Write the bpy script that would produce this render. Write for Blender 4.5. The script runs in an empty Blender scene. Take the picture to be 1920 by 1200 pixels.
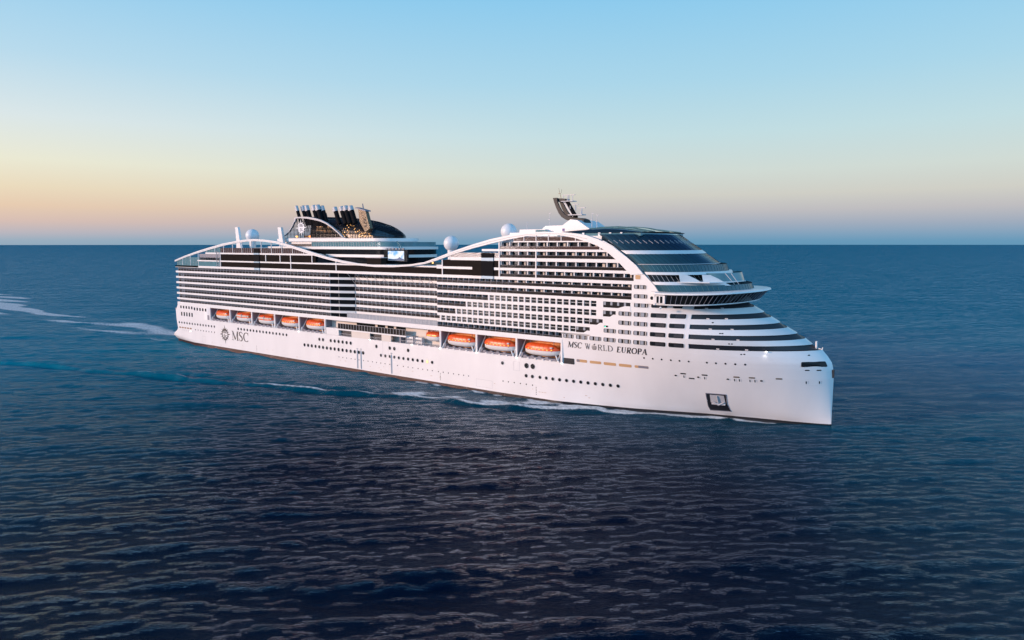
import bpy, math, random
import numpy as np
from mathutils import Vector, Matrix
random.seed(7)
scene = bpy.context.scene
COL = scene.collection
PI = math.pi

# ------------------------------------------------------------------ camera
CAM = Vector((372.3, -216.0, 53.3))
TH = math.radians(53.8); ST, CT = math.sin(TH), math.cos(TH)
PITCH = math.atan(142/1280)
fw = Vector((-CT*math.cos(PITCH), ST*math.cos(PITCH), -math.sin(PITCH)))
rt = Vector((ST, CT, 0)); up = rt.cross(fw)
cd = bpy.data.cameras.new('camera'); cam = bpy.data.objects.new('camera', cd); COL.objects.link(cam)
cam.matrix_world = Matrix(((rt.x, up.x, -fw.x, CAM.x), (rt.y, up.y, -fw.y, CAM.y), (rt.z, up.z, -fw.z, CAM.z), (0, 0, 0, 1)))
cd.sensor_width = 36; cd.lens = 24.0; cd.clip_start = 1; cd.clip_end = 200000
scene.camera = cam

# ------------------------------------------------------------------ light
SUN = Vector((-0.62, -0.785, 0.0)).normalized(); SUN_EL = math.radians(12.0)
sund = Vector((SUN.x*math.cos(SUN_EL), SUN.y*math.cos(SUN_EL), math.sin(SUN_EL)))
ld = bpy.data.lights.new('sun', 'SUN'); ld.energy = 3.85; ld.angle = math.radians(6); ld.color = (1.0, 0.66, 0.51)
sun = bpy.data.objects.new('sun', ld); COL.objects.link(sun)
sun.rotation_euler = sund.to_track_quat('Z', 'Y').to_euler()
scene.view_settings.view_transform = 'Standard'; scene.view_settings.look = 'None'
scene.view_settings.exposure = 0.0; scene.view_settings.gamma = 1.0

def lin(r, g, b):
    return tuple(((c/255)/12.92 if c/255 <= .04045 else ((c/255+.055)/1.055)**2.4) for c in (r, g, b)) + (1,)

w = bpy.data.worlds.new('World'); scene.world = w; w.use_nodes = True
nt = w.node_tree; N = nt.nodes; L = nt.links; N.clear()
tc = N.new('ShaderNodeTexCoord'); sep = N.new('ShaderNodeSeparateXYZ'); L.new(tc.outputs['Generated'], sep.inputs[0])
def ramp(stops):
    r = N.new('ShaderNodeValToRGB'); e = r.color_ramp.elements
    e[0].position = stops[0][0]; e[0].color = lin(*stops[0][1])
    e[1].position = stops[-1][0]; e[1].color = lin(*stops[-1][1])
    for p, c in stops[1:-1]:
        q = e.new(p); q.color = lin(*c)
    return r
mr = N.new('ShaderNodeMapRange'); mr.inputs['From Min'].default_value = -0.01; mr.inputs['From Max'].default_value = 0.49
L.new(sep.outputs['Z'], mr.inputs['Value'])
def P_(z): return (z+.01)/.5
cool = ramp([(0, (90, 148, 180)), (P_(.005), (101, 152, 185)), (P_(.014), (126, 160, 188)), (P_(.028), (158, 170, 188)), (P_(.046), (188, 186, 190)),
             (P_(.068), (205, 204, 196)), (P_(.10), (206, 216, 210)), (P_(.15), (192, 219, 224)), (P_(.22), (168, 212, 232)), (P_(.33), (136, 200, 236)), (P_(.42), (70, 128, 190)), (P_(.48), (30, 72, 132))])
warm = ramp([(0, (140, 168, 188)), (P_(.005), (160, 177, 192)), (P_(.014), (192, 184, 190)), (P_(.028), (222, 192, 178)), (P_(.046), (236, 204, 172)),
             (P_(.068), (238, 219, 186)), (P_(.10), (238, 234, 210)), (P_(.15), (222, 231, 232)), (P_(.22), (186, 218, 236)), (P_(.33), (142, 202, 237)), (P_(.42), (74, 130, 190)), (P_(.48), (30, 72, 132))])
L.new(mr.outputs[0], cool.inputs[0]); L.new(mr.outputs[0], warm.inputs[0])
dt = N.new('ShaderNodeVectorMath'); dt.operation = 'DOT_PRODUCT'; dt.inputs[1].default_value = (-.76, -.65, 0)
L.new(tc.outputs['Generated'], dt.inputs[0])
wf = N.new('ShaderNodeMapRange'); wf.interpolation_type = 'SMOOTHSTEP'
wf.inputs['From Min'].default_value = -0.42; wf.inputs['From Max'].default_value = .85
L.new(dt.outputs['Value'], wf.inputs['Value'])
mx = N.new('ShaderNodeMix'); mx.data_type = 'RGBA'
L.new(wf.outputs[0], mx.inputs['Factor']); L.new(cool.outputs[0], mx.inputs['A']); L.new(warm.outputs[0], mx.inputs['B'])
# deeper upper sky above the frame
zr = N.new('ShaderNodeMapRange'); zr.interpolation_type = 'SMOOTHSTEP'; zr.inputs['From Min'].default_value = .36; zr.inputs['From Max'].default_value = .8
zr.inputs['To Min'].default_value = 1.0; zr.inputs['To Max'].default_value = .5
L.new(sep.outputs['Z'], zr.inputs['Value'])
sc_ = N.new('ShaderNodeVectorMath'); sc_.operation = 'SCALE'; dt2 = N.new('ShaderNodeVectorMath'); dt2.operation = 'DOT_PRODUCT'; dt2.inputs[1].default_value = (.90, -.436, .1)
L.new(tc.outputs['Generated'], dt2.inputs[0])
ef = N.new('ShaderNodeMapRange'); ef.interpolation_type = 'SMOOTHSTEP'; ef.inputs['From Min'].default_value = -0.35; ef.inputs['From Max'].default_value = 0.6
L.new(dt2.outputs['Value'], ef.inputs['Value'])
east = ramp([(0, (128, 168, 205)), (P_(.10), (148, 192, 228)), (P_(.30), (140, 196, 238)), (P_(.48), (110, 180, 232))]); L.new(mr.outputs[0], east.inputs[0])
mx2 = N.new('ShaderNodeMix'); mx2.data_type = 'RGBA'; L.new(ef.outputs[0], mx2.inputs['Factor']); L.new(mx.outputs['Result'], mx2.inputs['A'])
es_ = N.new('ShaderNodeVectorMath'); es_.operation = 'SCALE'; es_.inputs['Scale'].default_value = 1.8; L.new(east.outputs[0], es_.inputs[0]); L.new(es_.outputs[0], mx2.inputs['B'])  # brighter, bluer sky sector added out of frame to light the bow
L.new(mx2.outputs['Result'], sc_.inputs[0]); L.new(zr.outputs[0], sc_.inputs['Scale'])
bg = N.new('ShaderNodeBackground'); L.new(sc_.outputs[0], bg.inputs['Color']); bg.inputs['Strength'].default_value = 1.0
sky = N.new('ShaderNodeTexSky'); sky.sky_type = 'NISHITA'; sky.sun_disc = False; sky.sun_elevation = SUN_EL
sky.sun_rotation = math.atan2(SUN.x, SUN.y)
bg2 = N.new('ShaderNodeBackground'); L.new(sky.outputs[0], bg2.inputs['Color']); bg2.inputs['Strength'].default_value = 0.004
ad = N.new('ShaderNodeAddShader'); L.new(bg.outputs[0], ad.inputs[0]); L.new(bg2.outputs[0], ad.inputs[1])
ow = N.new('ShaderNodeOutputWorld'); L.new(ad.outputs[0], ow.inputs['Surface'])

# ------------------------------------------------------------------ materials
def mat(name, col, rough=.5, metal=0., var=.06, scale=.25, emit=None, es=0, spec=.5, streak=False):
    m = bpy.data.materials.new(name); m.use_nodes = True; t = m.node_tree; b = t.nodes['Principled BSDF']
    b.inputs['Roughness'].default_value = rough; b.inputs['Metallic'].default_value = metal
    b.inputs['Specular IOR Level'].default_value = spec
    if var > 0:
        c = t.nodes.new('ShaderNodeTexCoord'); mp = t.nodes.new('ShaderNodeMapping'); n = t.nodes.new('ShaderNodeTexNoise')
        mp.inputs['Scale'].default_value = (scale, scale, scale*(.25 if streak else 1))
        n.inputs['Scale'].default_value = 1; n.inputs['Detail'].default_value = 5
        t.links.new(c.outputs['Object'], mp.inputs[0]); t.links.new(mp.outputs[0], n.inputs['Vector'])
        mm = t.nodes.new('ShaderNodeMix'); mm.data_type = 'RGBA'
        mm.inputs['A'].default_value = tuple(x*(1-var) for x in col)+(1,); mm.inputs['B'].default_value = tuple(min(1, x*(1+var)) for x in col)+(1,)
        t.links.new(n.outputs['Fac'], mm.inputs['Factor']); t.links.new(mm.outputs['Result'], b.inputs['Base Color'])
    else:
        b.inputs['Base Color'].default_value = tuple(col)+(1,)
    if emit:
        b.inputs['Emission Color'].default_value = tuple(emit)+(1,); b.inputs['Emission Strength'].default_value = es
    return m
M = {}
M['white'] = mat('white_paint', (.80, .79, .78), .35, var=.035, scale=.4)
M['bglass'] = mat('bridge_glass', (.008, .010, .012), .05, var=0, spec=.08)
M['emblemw'] = mat('emblem_white', (.8, .85, .88), .4, var=0)
M['backing'] = mat('matte_black', (.008, .008, .010), .8, var=0, spec=.1)
M['paleblue'] = mat('pale_blue_panel', (.42, .56, .66), .3, var=.08)
M['hull'] = mat('hull_paint', (.80, .78, .77), .32, var=.075, scale=.16, streak=True)
M['boot'] = mat('boot_paint', (.06, .02, .016), .5, var=0)
_t = M['boot'].node_tree; _c = _t.nodes.new('ShaderNodeTexCoord'); _s = _t.nodes.new('ShaderNodeSeparateXYZ'); _m = _t.nodes.new('ShaderNodeMapRange'); _x = _t.nodes.new('ShaderNodeMix'); _x.data_type = 'RGBA'
_m.inputs['From Min'].default_value = 200; _m.inputs['From Max'].default_value = 250; _x.inputs['A'].default_value = (.05, .016, .013, 1); _x.inputs['B'].default_value = (.010, .009, .011, 1)
_t.links.new(_c.outputs['Object'], _s.inputs[0]); _t.links.new(_s.outputs['X'], _m.inputs['Value']); _t.links.new(_m.outputs[0], _x.inputs['Factor']); _t.links.new(_x.outputs['Result'], _t.nodes['Principled BSDF'].inputs['Base Color'])
M['bootk'] = mat('keel_black', (.018, .017, .02), .5, var=.3)
M['glass'] = mat('dark_glass', (.012, .014, .016), .03, var=.0, spec=.22)
M['rail'] = mat('tinted_rail_glass', (.03, .026, .024), .10, var=.25, scale=1.2, spec=.04)
M['panel'] = mat('tinted_wind_glass', (.022, .018, .016), .06, var=.3, scale=.8, spec=.0)
M['brown'] = mat('brown_tinted_glass', (.07, .035, .028), .12, var=.3, scale=.8)
M['frost'] = mat('frosted_divider', (.30, .33, .37), .3, var=.15, scale=.8)
M['door'] = mat('cabin_glass', (.03, .028, .028), .04, var=.4, scale=.7, spec=.25)
M['curtain'] = mat('curtain_cream', (.62, .55, .48), .7, var=.15, scale=1)
M['ochre'] = mat('deck_wall_ochre', (.55, .33, .16), .6, var=.15)
M['cream'] = mat('cream_wall', (.70, .64, .58), .6, var=.06)
M['grey'] = mat('grey_steel', (.22, .22, .26), .5, var=.12)
M['lgrey'] = mat('light_grey_steel', (.50, .50, .52), .45, var=.08)
M['dark'] = mat('dark_void', (.016, .018, .024), .45, var=.2)
M['black'] = mat('black_paint', (.012, .013, .018), .3, var=.3)
M['navy'] = mat('blue_black_glass', (.01, .03, .05), .06, var=.3, scale=.15, spec=.7)
M['teal'] = mat('teal_glass', (.02, .07, .09), .08, var=.35, scale=.3, spec=.7)
M['tealp'] = mat('pale_teal_glass', (.10, .22, .25), .12, var=.3, scale=.4)
M['silver'] = mat('silver_tip', (.55, .56, .58), .22, .9, var=.08)
M['orange'] = mat('lifeboat_orange', (.78, .10, .015), .35, var=.08, scale=.8)
M['boatw'] = mat('boat_white', (.74, .73, .72), .35, var=.06)
M['ink'] = mat('lettering_black', (.02, .016, .018), .5, var=.0)
M['deck'] = mat('deck_blue_grey', (.22, .24, .27), .7, var=.15)
M['wood'] = mat('teak_deck', (.28, .17, .10), .7, var=.2)
M['lampw'] = mat('warm_lamp', (1, .6, .25), .5, var=0, emit=(1, .50, .15), es=2.2)
M['lampc'] = mat('cool_lamp', (1, 1, 1), .5, var=0, emit=(1, .93, .85), es=5)
M['green'] = mat('green_lamp', (.1, 1, .5), .5, var=0, emit=(.05, .9, .45), es=3)
M['litport'] = mat('lit_porthole', (1, .6, .3), .5, var=0, emit=(1, .5, .12), es=1.6)
M['sun_glint'] = mat('sun_glint_window', (.9, .5, .1), .2, var=.2, emit=(1, .42, .05), es=.55)  # emission stands in for sunlight mirrored in the boat windows
M['bronze'] = mat('bronze_cladding', (.13, .095, .055), .45, .2, var=.2)

# ------------------------------------------------------------------ mesh helpers
class MB:
    def __init__(s): s.v = []; s.f = []
    def quad(s, a, b, c, d):
        n = len(s.v); s.v += [a, b, c, d]; s.f.append((n, n+1, n+2, n+3)); return s
    def poly(s, pts):
        n = len(s.v); s.v += list(pts); s.f.append(tuple(range(n, n+len(pts)))); return s
    def box(s, x0, x1, y0, y1, z0, z1):
        n = len(s.v)
        s.v += [(x, y, z) for x in (x0, x1) for y in (y0, y1) for z in (z0, z1)]
        for f in ((0, 1, 3, 2), (4, 6, 7, 5), (0, 4, 5, 1), (2, 3, 7, 6), (0, 2, 6, 4), (1, 5, 7, 3)): s.f.append(tuple(n+i for i in f))
        return s
    def grid(s, rows):
        n = len(s.v); k = len(rows[0])
        for r in rows: s.v += list(r)
        for i in range(len(rows)-1):
            for j in range(k-1):
                s.f.append((n+i*k+j, n+i*k+j+1, n+(i+1)*k+j+1, n+(i+1)*k+j))
        return s
    def tube(s, p, q, r0, r1=None, n=8, cap=True):
        r1 = r0 if r1 is None else r1
        p = Vector(p); q = Vector(q); d = (q-p).normalized()
        a = d.cross(Vector((0, 0, 1))) if abs(d.z) < .95 else d.cross(Vector((1, 0, 0))); a.normalize(); b = d.cross(a)
        k = len(s.v)
        for c, r in ((p, r0), (q, r1)):
            for i in range(n):
                t = 2*PI*i/n; s.v.append(tuple(c+a*math.cos(t)*r+b*math.sin(t)*r))
        for i in range(n): s.f.append((k+i, k+(i+1) % n, k+n+(i+1) % n, k+n+i))
        if cap: s.f.append(tuple(k+i for i in range(n))[::-1]); s.f.append(tuple(k+n+i for i in range(n)))
        return s
    def prism(s, pts, y0, y1):     # pts in xz, extruded along y
        n = len(s.v); k = len(pts)
        s.v += [(x, y0, z) for x, z in pts]+[(x, y1, z) for x, z in pts]
        s.f.append(tuple(range(n, n+k))); s.f.append(tuple(range(n+k, n+2*k))[::-1])
        for i in range(k): s.f.append((n+i, n+k+i, n+k+(i+1) % k, n+(i+1) % k))
        return s
    def slab(s, pts, z0, z1):      # pts in xy, extruded along z
        n = len(s.v); k = len(pts)
        s.v += [(x, y, z0) for x, y in pts]+[(x, y, z1) for x, y in pts]
        s.f.append(tuple(range(n, n+k))[::-1]); s.f.append(tuple(range(n+k, n+2*k)))
        for i in range(k): s.f.append((n+i, n+(i+1) % k, n+k+(i+1) % k, n+k+i))
        return s
    def sphere(s, c, r, nu=20, nv=12):
        rows = []
        for j in range(nv+1):
            p = PI*j/nv
            rows.append([(c[0]+r*math.sin(p)*math.cos(2*PI*i/nu), c[1]+r*math.sin(p)*math.sin(2*PI*i/nu), c[2]+r*math.cos(p)) for i in range(nu+1)])
        return s.grid(rows)
    def build(s, name, m, parent=None, smooth=False, label=None, stuff=False):
        me = bpy.data.meshes.new(name); me.from_pydata([tuple(v) for v in s.v], [], s.f); me.update()
        me.materials.append(M[m] if isinstance(m, str) else m)
        o = bpy.data.objects.new(name, me); COL.objects.link(o)
        if smooth:
            me.polygons.foreach_set('use_smooth', [True]*len(me.polygons))
        if parent: o.parent = parent
        if label: o['label'] = label
        if stuff: o['kind'] = 'stuff'
        return o
def thing(name, label, cat, loc=(0, 0, 0), group=None):
    o = bpy.data.objects.new(name, None); COL.objects.link(o); o.location = loc; o.empty_display_size = 1
    o['label'] = label; o['category'] = cat
    if group: o['group'] = group
    return o
def interp(x, T):
    return float(np.interp(x, [a[0] for a in T], [a[1] for a in T]))

# ------------------------------------------------------------------ hull form
WLT = [(225, 23.5), (249, 22.6), (265, 19.3), (277, 16.2), (285, 13.5), (297, 9.2), (311, 5.6), (321, 3.4), (331.8, .25)]
XET = [(-3, 331.8), (14, 331.8), (17, 331.5), (18.6, 331.1), (20.4, 329.9), (22.2, 328.3)]
TIP = [(22.2, 328.3), (23.6, 325.6), (25.2, 323.3), (26.4, 321.2), (28.1, 317.9), (29.3, 316), (31, 313), (32.2, 311), (33.9, 307.6), (35.3, 305.5)]
def frontB(x, z):
    x1 = interp(z, TIP); k = min(max((z-22.2)/3, 0), 1); a = 2.5+.5*k; b = .75-.10*k
    t = (x-270)/(x1-270)
    return 23.5*max(0, 1-min(max(t, 0), 1)**a)**b
def hb(x, z):
    if z > 22.2: return frontB(x, z)
    if x < 225:
        if x < 30 and z < 6:      # stern run-in near the waterline
            xs = sternx(z); q = min(1, max(0, (x-xs)/(30-xs))); return 23.5*min(1, (.70+.30*min(1, max(0, z/6)))+(1-q**.0 if 0 else 0)+.30*q**.5) if q > 0 else 16
        return 23.5
    xe = interp(z, XET); s = min(max((x-225)/(xe-225), 0), 1)
    a = interp(225+s*106.8, WLT); xx = 225+s*103.3
    t = max(0, (xx-270)/58.3); b = 23.5*max(0, 1-min(t, 1)**2.5)**.75
    k = min(max(z/22.2, 0), 1)**.7
    return a*(1-k)+b*k
def sternx(z):
    return interp(z, [(-3, -9), (.8, -8.5), (3.2, -6.5), (4.6, -2), (6.2, 2.6), (7.5, 3.6), (12, 2.6), (17.6, 2.2), (18.6, 3.2), (20.5, 4.6), (22.2, 4.6)])
def S(x, z, off=0.):               # point on the starboard skin, moved out along the normal
    y = hb(x, z)
    if off == 0: return (x, -y, z)
    e = .25
    dx = (hb(x+e, z)-hb(x-e, z))/(2*e); dz = (hb(x, min(z+e, 22.2) if z <= 22.2 else z+e)-hb(x, z-e))/(2*e if z+e <= 22.2 or z > 22.2 else e+22.2-z+1e-6)
    n = Vector((-dx, -1, -dz)).normalized()
    return (x+n.x*off, -y+n.y*off, z+n.z*off)

ship = thing('cruise_ship', 'huge white cruise ship with dark balcony rows sailing on the open sea', 'cruise ship', (165, 0, 0))
ship.location = (0, 0, 0)
def part(mb, name, m, parent=None, **k): return mb.build(name, m, parent or ship, **k)

def skin_poly(pts, name, m, off=.04, parent=None, **k):   # small flat polygon laid on the skin
    n = len(pts); cx = sum(p[0] for p in pts)/n; cz = sum(p[1] for p in pts)/n; mb = MB()
    if max(p[0] for p in pts)-min(p[0] for p in pts) < 1.6: mb.poly([S(x, z, off) for x, z in pts])
    else:
        rings = [[S(cx+(x-cx)*f, cz+(z-cz)*f, off+.015) for x, z in pts] for f in (.02, .35, .7, 1)]
        q = []
        for i in range(n):
            for j in range(4): q.append(rings[j][i])
        mb.v = q
        for i in range(n):
            i2 = (i+1) % n
            for j in range(3): mb.f.append((i*4+j, i*4+j+1, i2*4+j+1, i2*4+j))
        mb.f.append(tuple(i*4 for i in range(n)))
    return part(mb, name, m, parent, **k)
def rrect(x0, x1, z0, z1, r, n=3):
    pts = []
    for cx, cz, a0 in ((x1-r, z1-r, 0), (x0+r, z1-r, PI/2), (x0+r, z0+r, PI), (x1-r, z0+r, 1.5*PI)):
        for i in range(n+1):
            a = a0+PI/2*i/n; pts.append((cx+r*math.cos(a), cz+r*math.sin(a)))
    return pts
def circ(cx, cz, r, n=12, rx=None):
    rx = rx or r
    return [(cx+rx*math.cos(2*PI*i/n), cz+r*math.sin(2*PI*i/n)) for i in range(n)]

# hull shell: zone A below 13.9 everywhere, zone B (13.9-20.5) aft of 36.5 and forward of 252.2, zone C 20.5-22.2
BAY0, BAY1 = 36.5, 252.2
def zwl(x): return interp(x, [(0, .95), (60, .75), (130, .5), (250, .2), (300, -.1), (332, -.35)])
def xcols(z, x0, x1):
    out = []
    for f in x0: out.append(f)
    return out
def rowpts(z, lo, hi, sgn):
    xs, xe = sternx(z), interp(z, XET)
    pts = []
    if lo is None:
        for f in (0, .03, .08, .16, .28, .45, .7): pts.append(xs+(20-xs)*f)
        pts += [20, 30]; lo2 = BAY0
    else: lo2 = lo
    end = hi if hi is not None else 225
    n = max(2, int((end-lo2)/12))
    for i in range(n+1): pts.append(lo2+(end-lo2)*i/n)
    if hi is None:
        for i in range(1, 61):
            f = i/60; f = 1-(1-f)**1.7; pts.append(225+(xe-225)*f)
    if z == .8: return [(x, sgn*hb(x, zwl(x)), zwl(x)) for x in pts]
    return [(x, sgn*hb(x, z), z) for x in pts]
hm = MB()
zA = [-3, -1.5, 0.2, .8, 1.3, 1.9, 2.5, 3.2, 3.9, 4.6, 5.3, 6, 6.7, 7.5, 8.3, 9.1, 9.9, 10.7, 11.5, 12.3, 13.1, 13.9]
for sgn in (-1, 1):
    hm.grid([rowpts(z, None, None, sgn) for z in zA[3:]])
    zB = [13.9, 14.7, 15.5, 16.2, 17, 17.4, 17.8, 18.2, 18.6, 19.3, 20, 20.5, 21.0, 21.6, 22.2]
    if sgn < 0:
        hm.grid([rowpts(z, None, BAY0, sgn) for z in zB[:12]])
        hm.grid([[p for p in rowpts(z, BAY1, None, sgn)] if False else [(x, sgn*hb(x, z), z) for x in ([BAY1+(interp(z, XET)-BAY1)*(1-(1-i/60)**1.7) for i in range(61)])] for z in zB[:12]])
        hm.grid([rowpts(z, None, None, sgn) for z in zB[11:]])
    else:
        hm.grid([rowpts(z, None, None, sgn) for z in zB])
# transom closing surface
rows = []
for z in zA[3:]+[15, 16.2, 17, 17.6, 18.6, 20.5, 22.2]:
    b = hb(sternx(z), z); rows.append([(sternx(z)-(0 if z > 6 else 3.5)*(1-(k/5)**2), b*k/5, z) for k in range(-5, 6)])
hm.grid(rows)
hull = part(hm, 'hull', 'hull', smooth=True, label='white steel hull with a plumb bow')
bm_ = MB()
for sgn in (-1, 1):
    bm_.grid([[(x, y*1.0, z) for x, y, z in rowpts(z, None, None, sgn)] for z in (-3, -1.5, .2, .8)])
bm_.grid([[(sternx(z)-3.5*(1-(k/5)**2), hb(sternx(z), z)*k/5, z) for k in range(-5, 6)] for z in (-3, .2, .8)])
part(bm_, 'waterline_stripe', 'boot', hull, smooth=True, label='dark red antifouling stripe along the waterline')
# foredeck
fd = MB(); xs = [252+(328.25-252)*(1-(1-i/50)**1.6) for i in range(51)]
fd.grid([[(x, -hb(x, 22.2)+.05, 22.05) for x in xs], [(x, hb(x, 22.2)-.05, 22.05) for x in xs]])
part(fd, 'foredeck', 'deck')

# ------------------------------------------------------------------ lifeboat bays
bay = MB()
bay.quad((BAY0, -23.45, 13.9), (BAY1, -23.45, 13.9), (BAY1, -17.5, 13.9), (BAY0, -17.5, 13.9))
part(bay, 'boat_deck', 'lgrey')
cl = MB(); cl.quad((BAY0, -23.4, 20.45), (BAY1, -23.4, 20.45), (BAY1, -17.5, 20.45), (BAY0, -17.5, 20.45))
part(cl, 'bay_ceiling', 'ochre')
bw = MB(); bw.quad((BAY0, -17.6, 13.9), (129.5, -17.6, 13.9), (129.5, -17.6, 20.45), (BAY0, -17.6, 20.45))
part(bw, 'bay_back_wall', 'ochre'); bw = MB(); bw.quad((197, -17.6, 13.9), (BAY1, -17.6, 13.9), (BAY1, -17.6, 20.45), (197, -17.6, 20.45))
part(bw, 'bay_back_wall', 'ochre')
b2 = MB(); b2.box(129.5, 197, -19.9, -19.4, 13.95, 20.4); part(b2, 'promenade_wall', 'cream')
pil = [36.5, 55, 73.8, 92.3, 110.8, 129.2, 197.4, 215.2, 233.3, 252.0]
for i, x in enumerate(pil):
    p = MB(); p.box(x-.35, x+.35, -23.55, -23.0, 13.7, 20.7); q = part(p, 'bay_pillar', 'white')
    f = MB(); f.box(x-.28, x+.28, -22.98, -17.6, 13.92, 20.43); part(f, 'pillar_web', 'grey', q)
    if i in (0, 1, 2, 3, 4, 6, 7, 8):
        xx = pil[i+1]; wdt = xx-x
        for e in (x+1.0, xx-1.6):       # white diagonal davit legs
            d = MB(); d.tube((e, -23.2, 14.0), (e+.2, -19.5, 19.8), .28, .2, 6); d.tube((e, -23.3, 14.0), (e+.9*(1 if e < x+3 else -1), -23.1, 15.9), .25, .25, 6)
            part(d, 'davit', 'white')
        c = MB(); c.box(x+2.2, xx-2.4, -23.2, -20.6, 13.95, 14.55)
        for j in range(4): c.box(x+3+j*3, x+4.2+j*3, -23.3, -22.4, 14.55, 14.95)
        part(c, 'boat_cradle', 'grey')
        k = MB(); k.box(x+1.2, x+2.6, -23.2, -21.6, 13.95, 15.7); part(k, 'winch', 'grey')
        s2 = MB(); s2.box(x+4, x+wdt-5, -18.4, -17.9, 19.9, 20.1); part(s2, 'bay_lamp', 'lampw')
# lower streaks of equipment along the bay edge
ed = MB()
for x in np.arange(38, 129, 3.1): ed.box(x, x+.8, -23.6, -23.3, 13.75, 14.15)
for x in np.arange(182, 251, 3.1): ed.box(x, x+.8, -23.6, -23.3, 13.75, 14.15)
part(ed, 'fender_block', 'white')

# middle terrace
t = MB(); t.box(138.3, 179.4, -23.9, -19.9, 16.5, 17.1); t.box(130, 138.3, -23.5, -19.9, 13.95, 17.0)
ter = part(t, 'terrace', 'white')
g = MB(); g.box(138.4, 179.3, -23.88, -23.78, 17.12, 19.4); part(g, 'terrace_glass', 'rail', ter)
g = MB()
for x in np.arange(138.4, 179.4, 1.7): g.box(x-.05, x+.05, -23.96, -23.89, 17.1, 19.45)
g.box(138.4, 179.3, -23.96, -23.89, 19.4, 19.5); part(g, 'terrace_rail_frame', 'lgrey', ter)
d = MB()
for a, b, m in ((146, 157.5, 0), (159, 163.5, 0), (165, 168.6, 0), (170, 175.5, 0)): d.box(a, b, -20.0, -19.92, 17.2, 19.9)
part(d, 'terrace_window', 'glass', ter)
lo = MB(); lo.box(146.5, 158, -23.45, -23.0, 13.9, 16.5); lo.box(165, 170.5, -23.45, -23.0, 13.9, 16.5)
part(lo, 'side_screen', 'cream')
dd = MB(); dd.box(138.6, 146, -22.2, -22.0, 13.95, 16.45); dd.box(158.2, 164.8, -22.2, -22.0, 13.95, 16.45); part(dd, 'side_recess', 'dark')
rr = MB()
for x in list(np.arange(138.6, 146.4, .9))+list(np.arange(158.2, 165, .9))+list(np.arange(176, 197, .9)):
    rr.box(x-.04, x+.04, -23.42, -23.36, 13.9, 15.0)
rr.box(138.6, 146.4, -23.42, -23.36, 14.95, 15.05); rr.box(158.2, 165, -23.42, -23.36, 14.95, 15.05); rr.box(176, 197, -23.42, -23.36, 14.95, 15.05)
part(rr, 'handrail', 'lgrey')
a = MB(); a.box(180, 188.4, -20.6, -19.95, 17.0, 20.4); part(a, 'cream_locker_wall', 'cream')
a = MB(); a.box(175.2, 176.0, -23.3, -19.95, 13.95, 16.45); part(a, 'side_web', 'grey')

# warm light in the bays
for x0, x1 in [(pil[i], pil[i+1]) for i in (1, 2, 3, 4, 6, 7, 8)]+[(140, 178)]:
    la = bpy.data.lights.new('bay_light', 'AREA'); la.shape = 'RECTANGLE'; la.size = x1-x0-6; la.size_y = .5; la.energy = 90; la.color = (1, .55, .25)
    lo_ = bpy.data.objects.new('bay_light', la); COL.objects.link(lo_); lo_.location = ((x0+x1)/2, -18.6 if x0 != 140 else -21.5, 19.7 if x0 != 140 else 20.2)
    lo_.rotation_euler = (math.radians(-25), 0, 0); lo_.parent = ship

# ------------------------------------------------------------------ superstructure cores
def core(name, x0, x1, y, z0, z1, m='white'):
    c = MB(); c.box(x0, x1, -y, 23.3, z0, z1); return part(c, name, m)
core('aft_superstructure', 6.2, 137, 21.7, 20.5, 45.0)
core('middle_superstructure', 137.05, 196, 17.3, 20.5, 41.4)
core('forward_superstructure', 196.05, 226, 21.7, 20.5, 41.95); core('forward_superstructure', 226.05, 262, 21.7, 20.5, 51.35)
def zb(k): return 21.2+2.9*k
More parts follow.
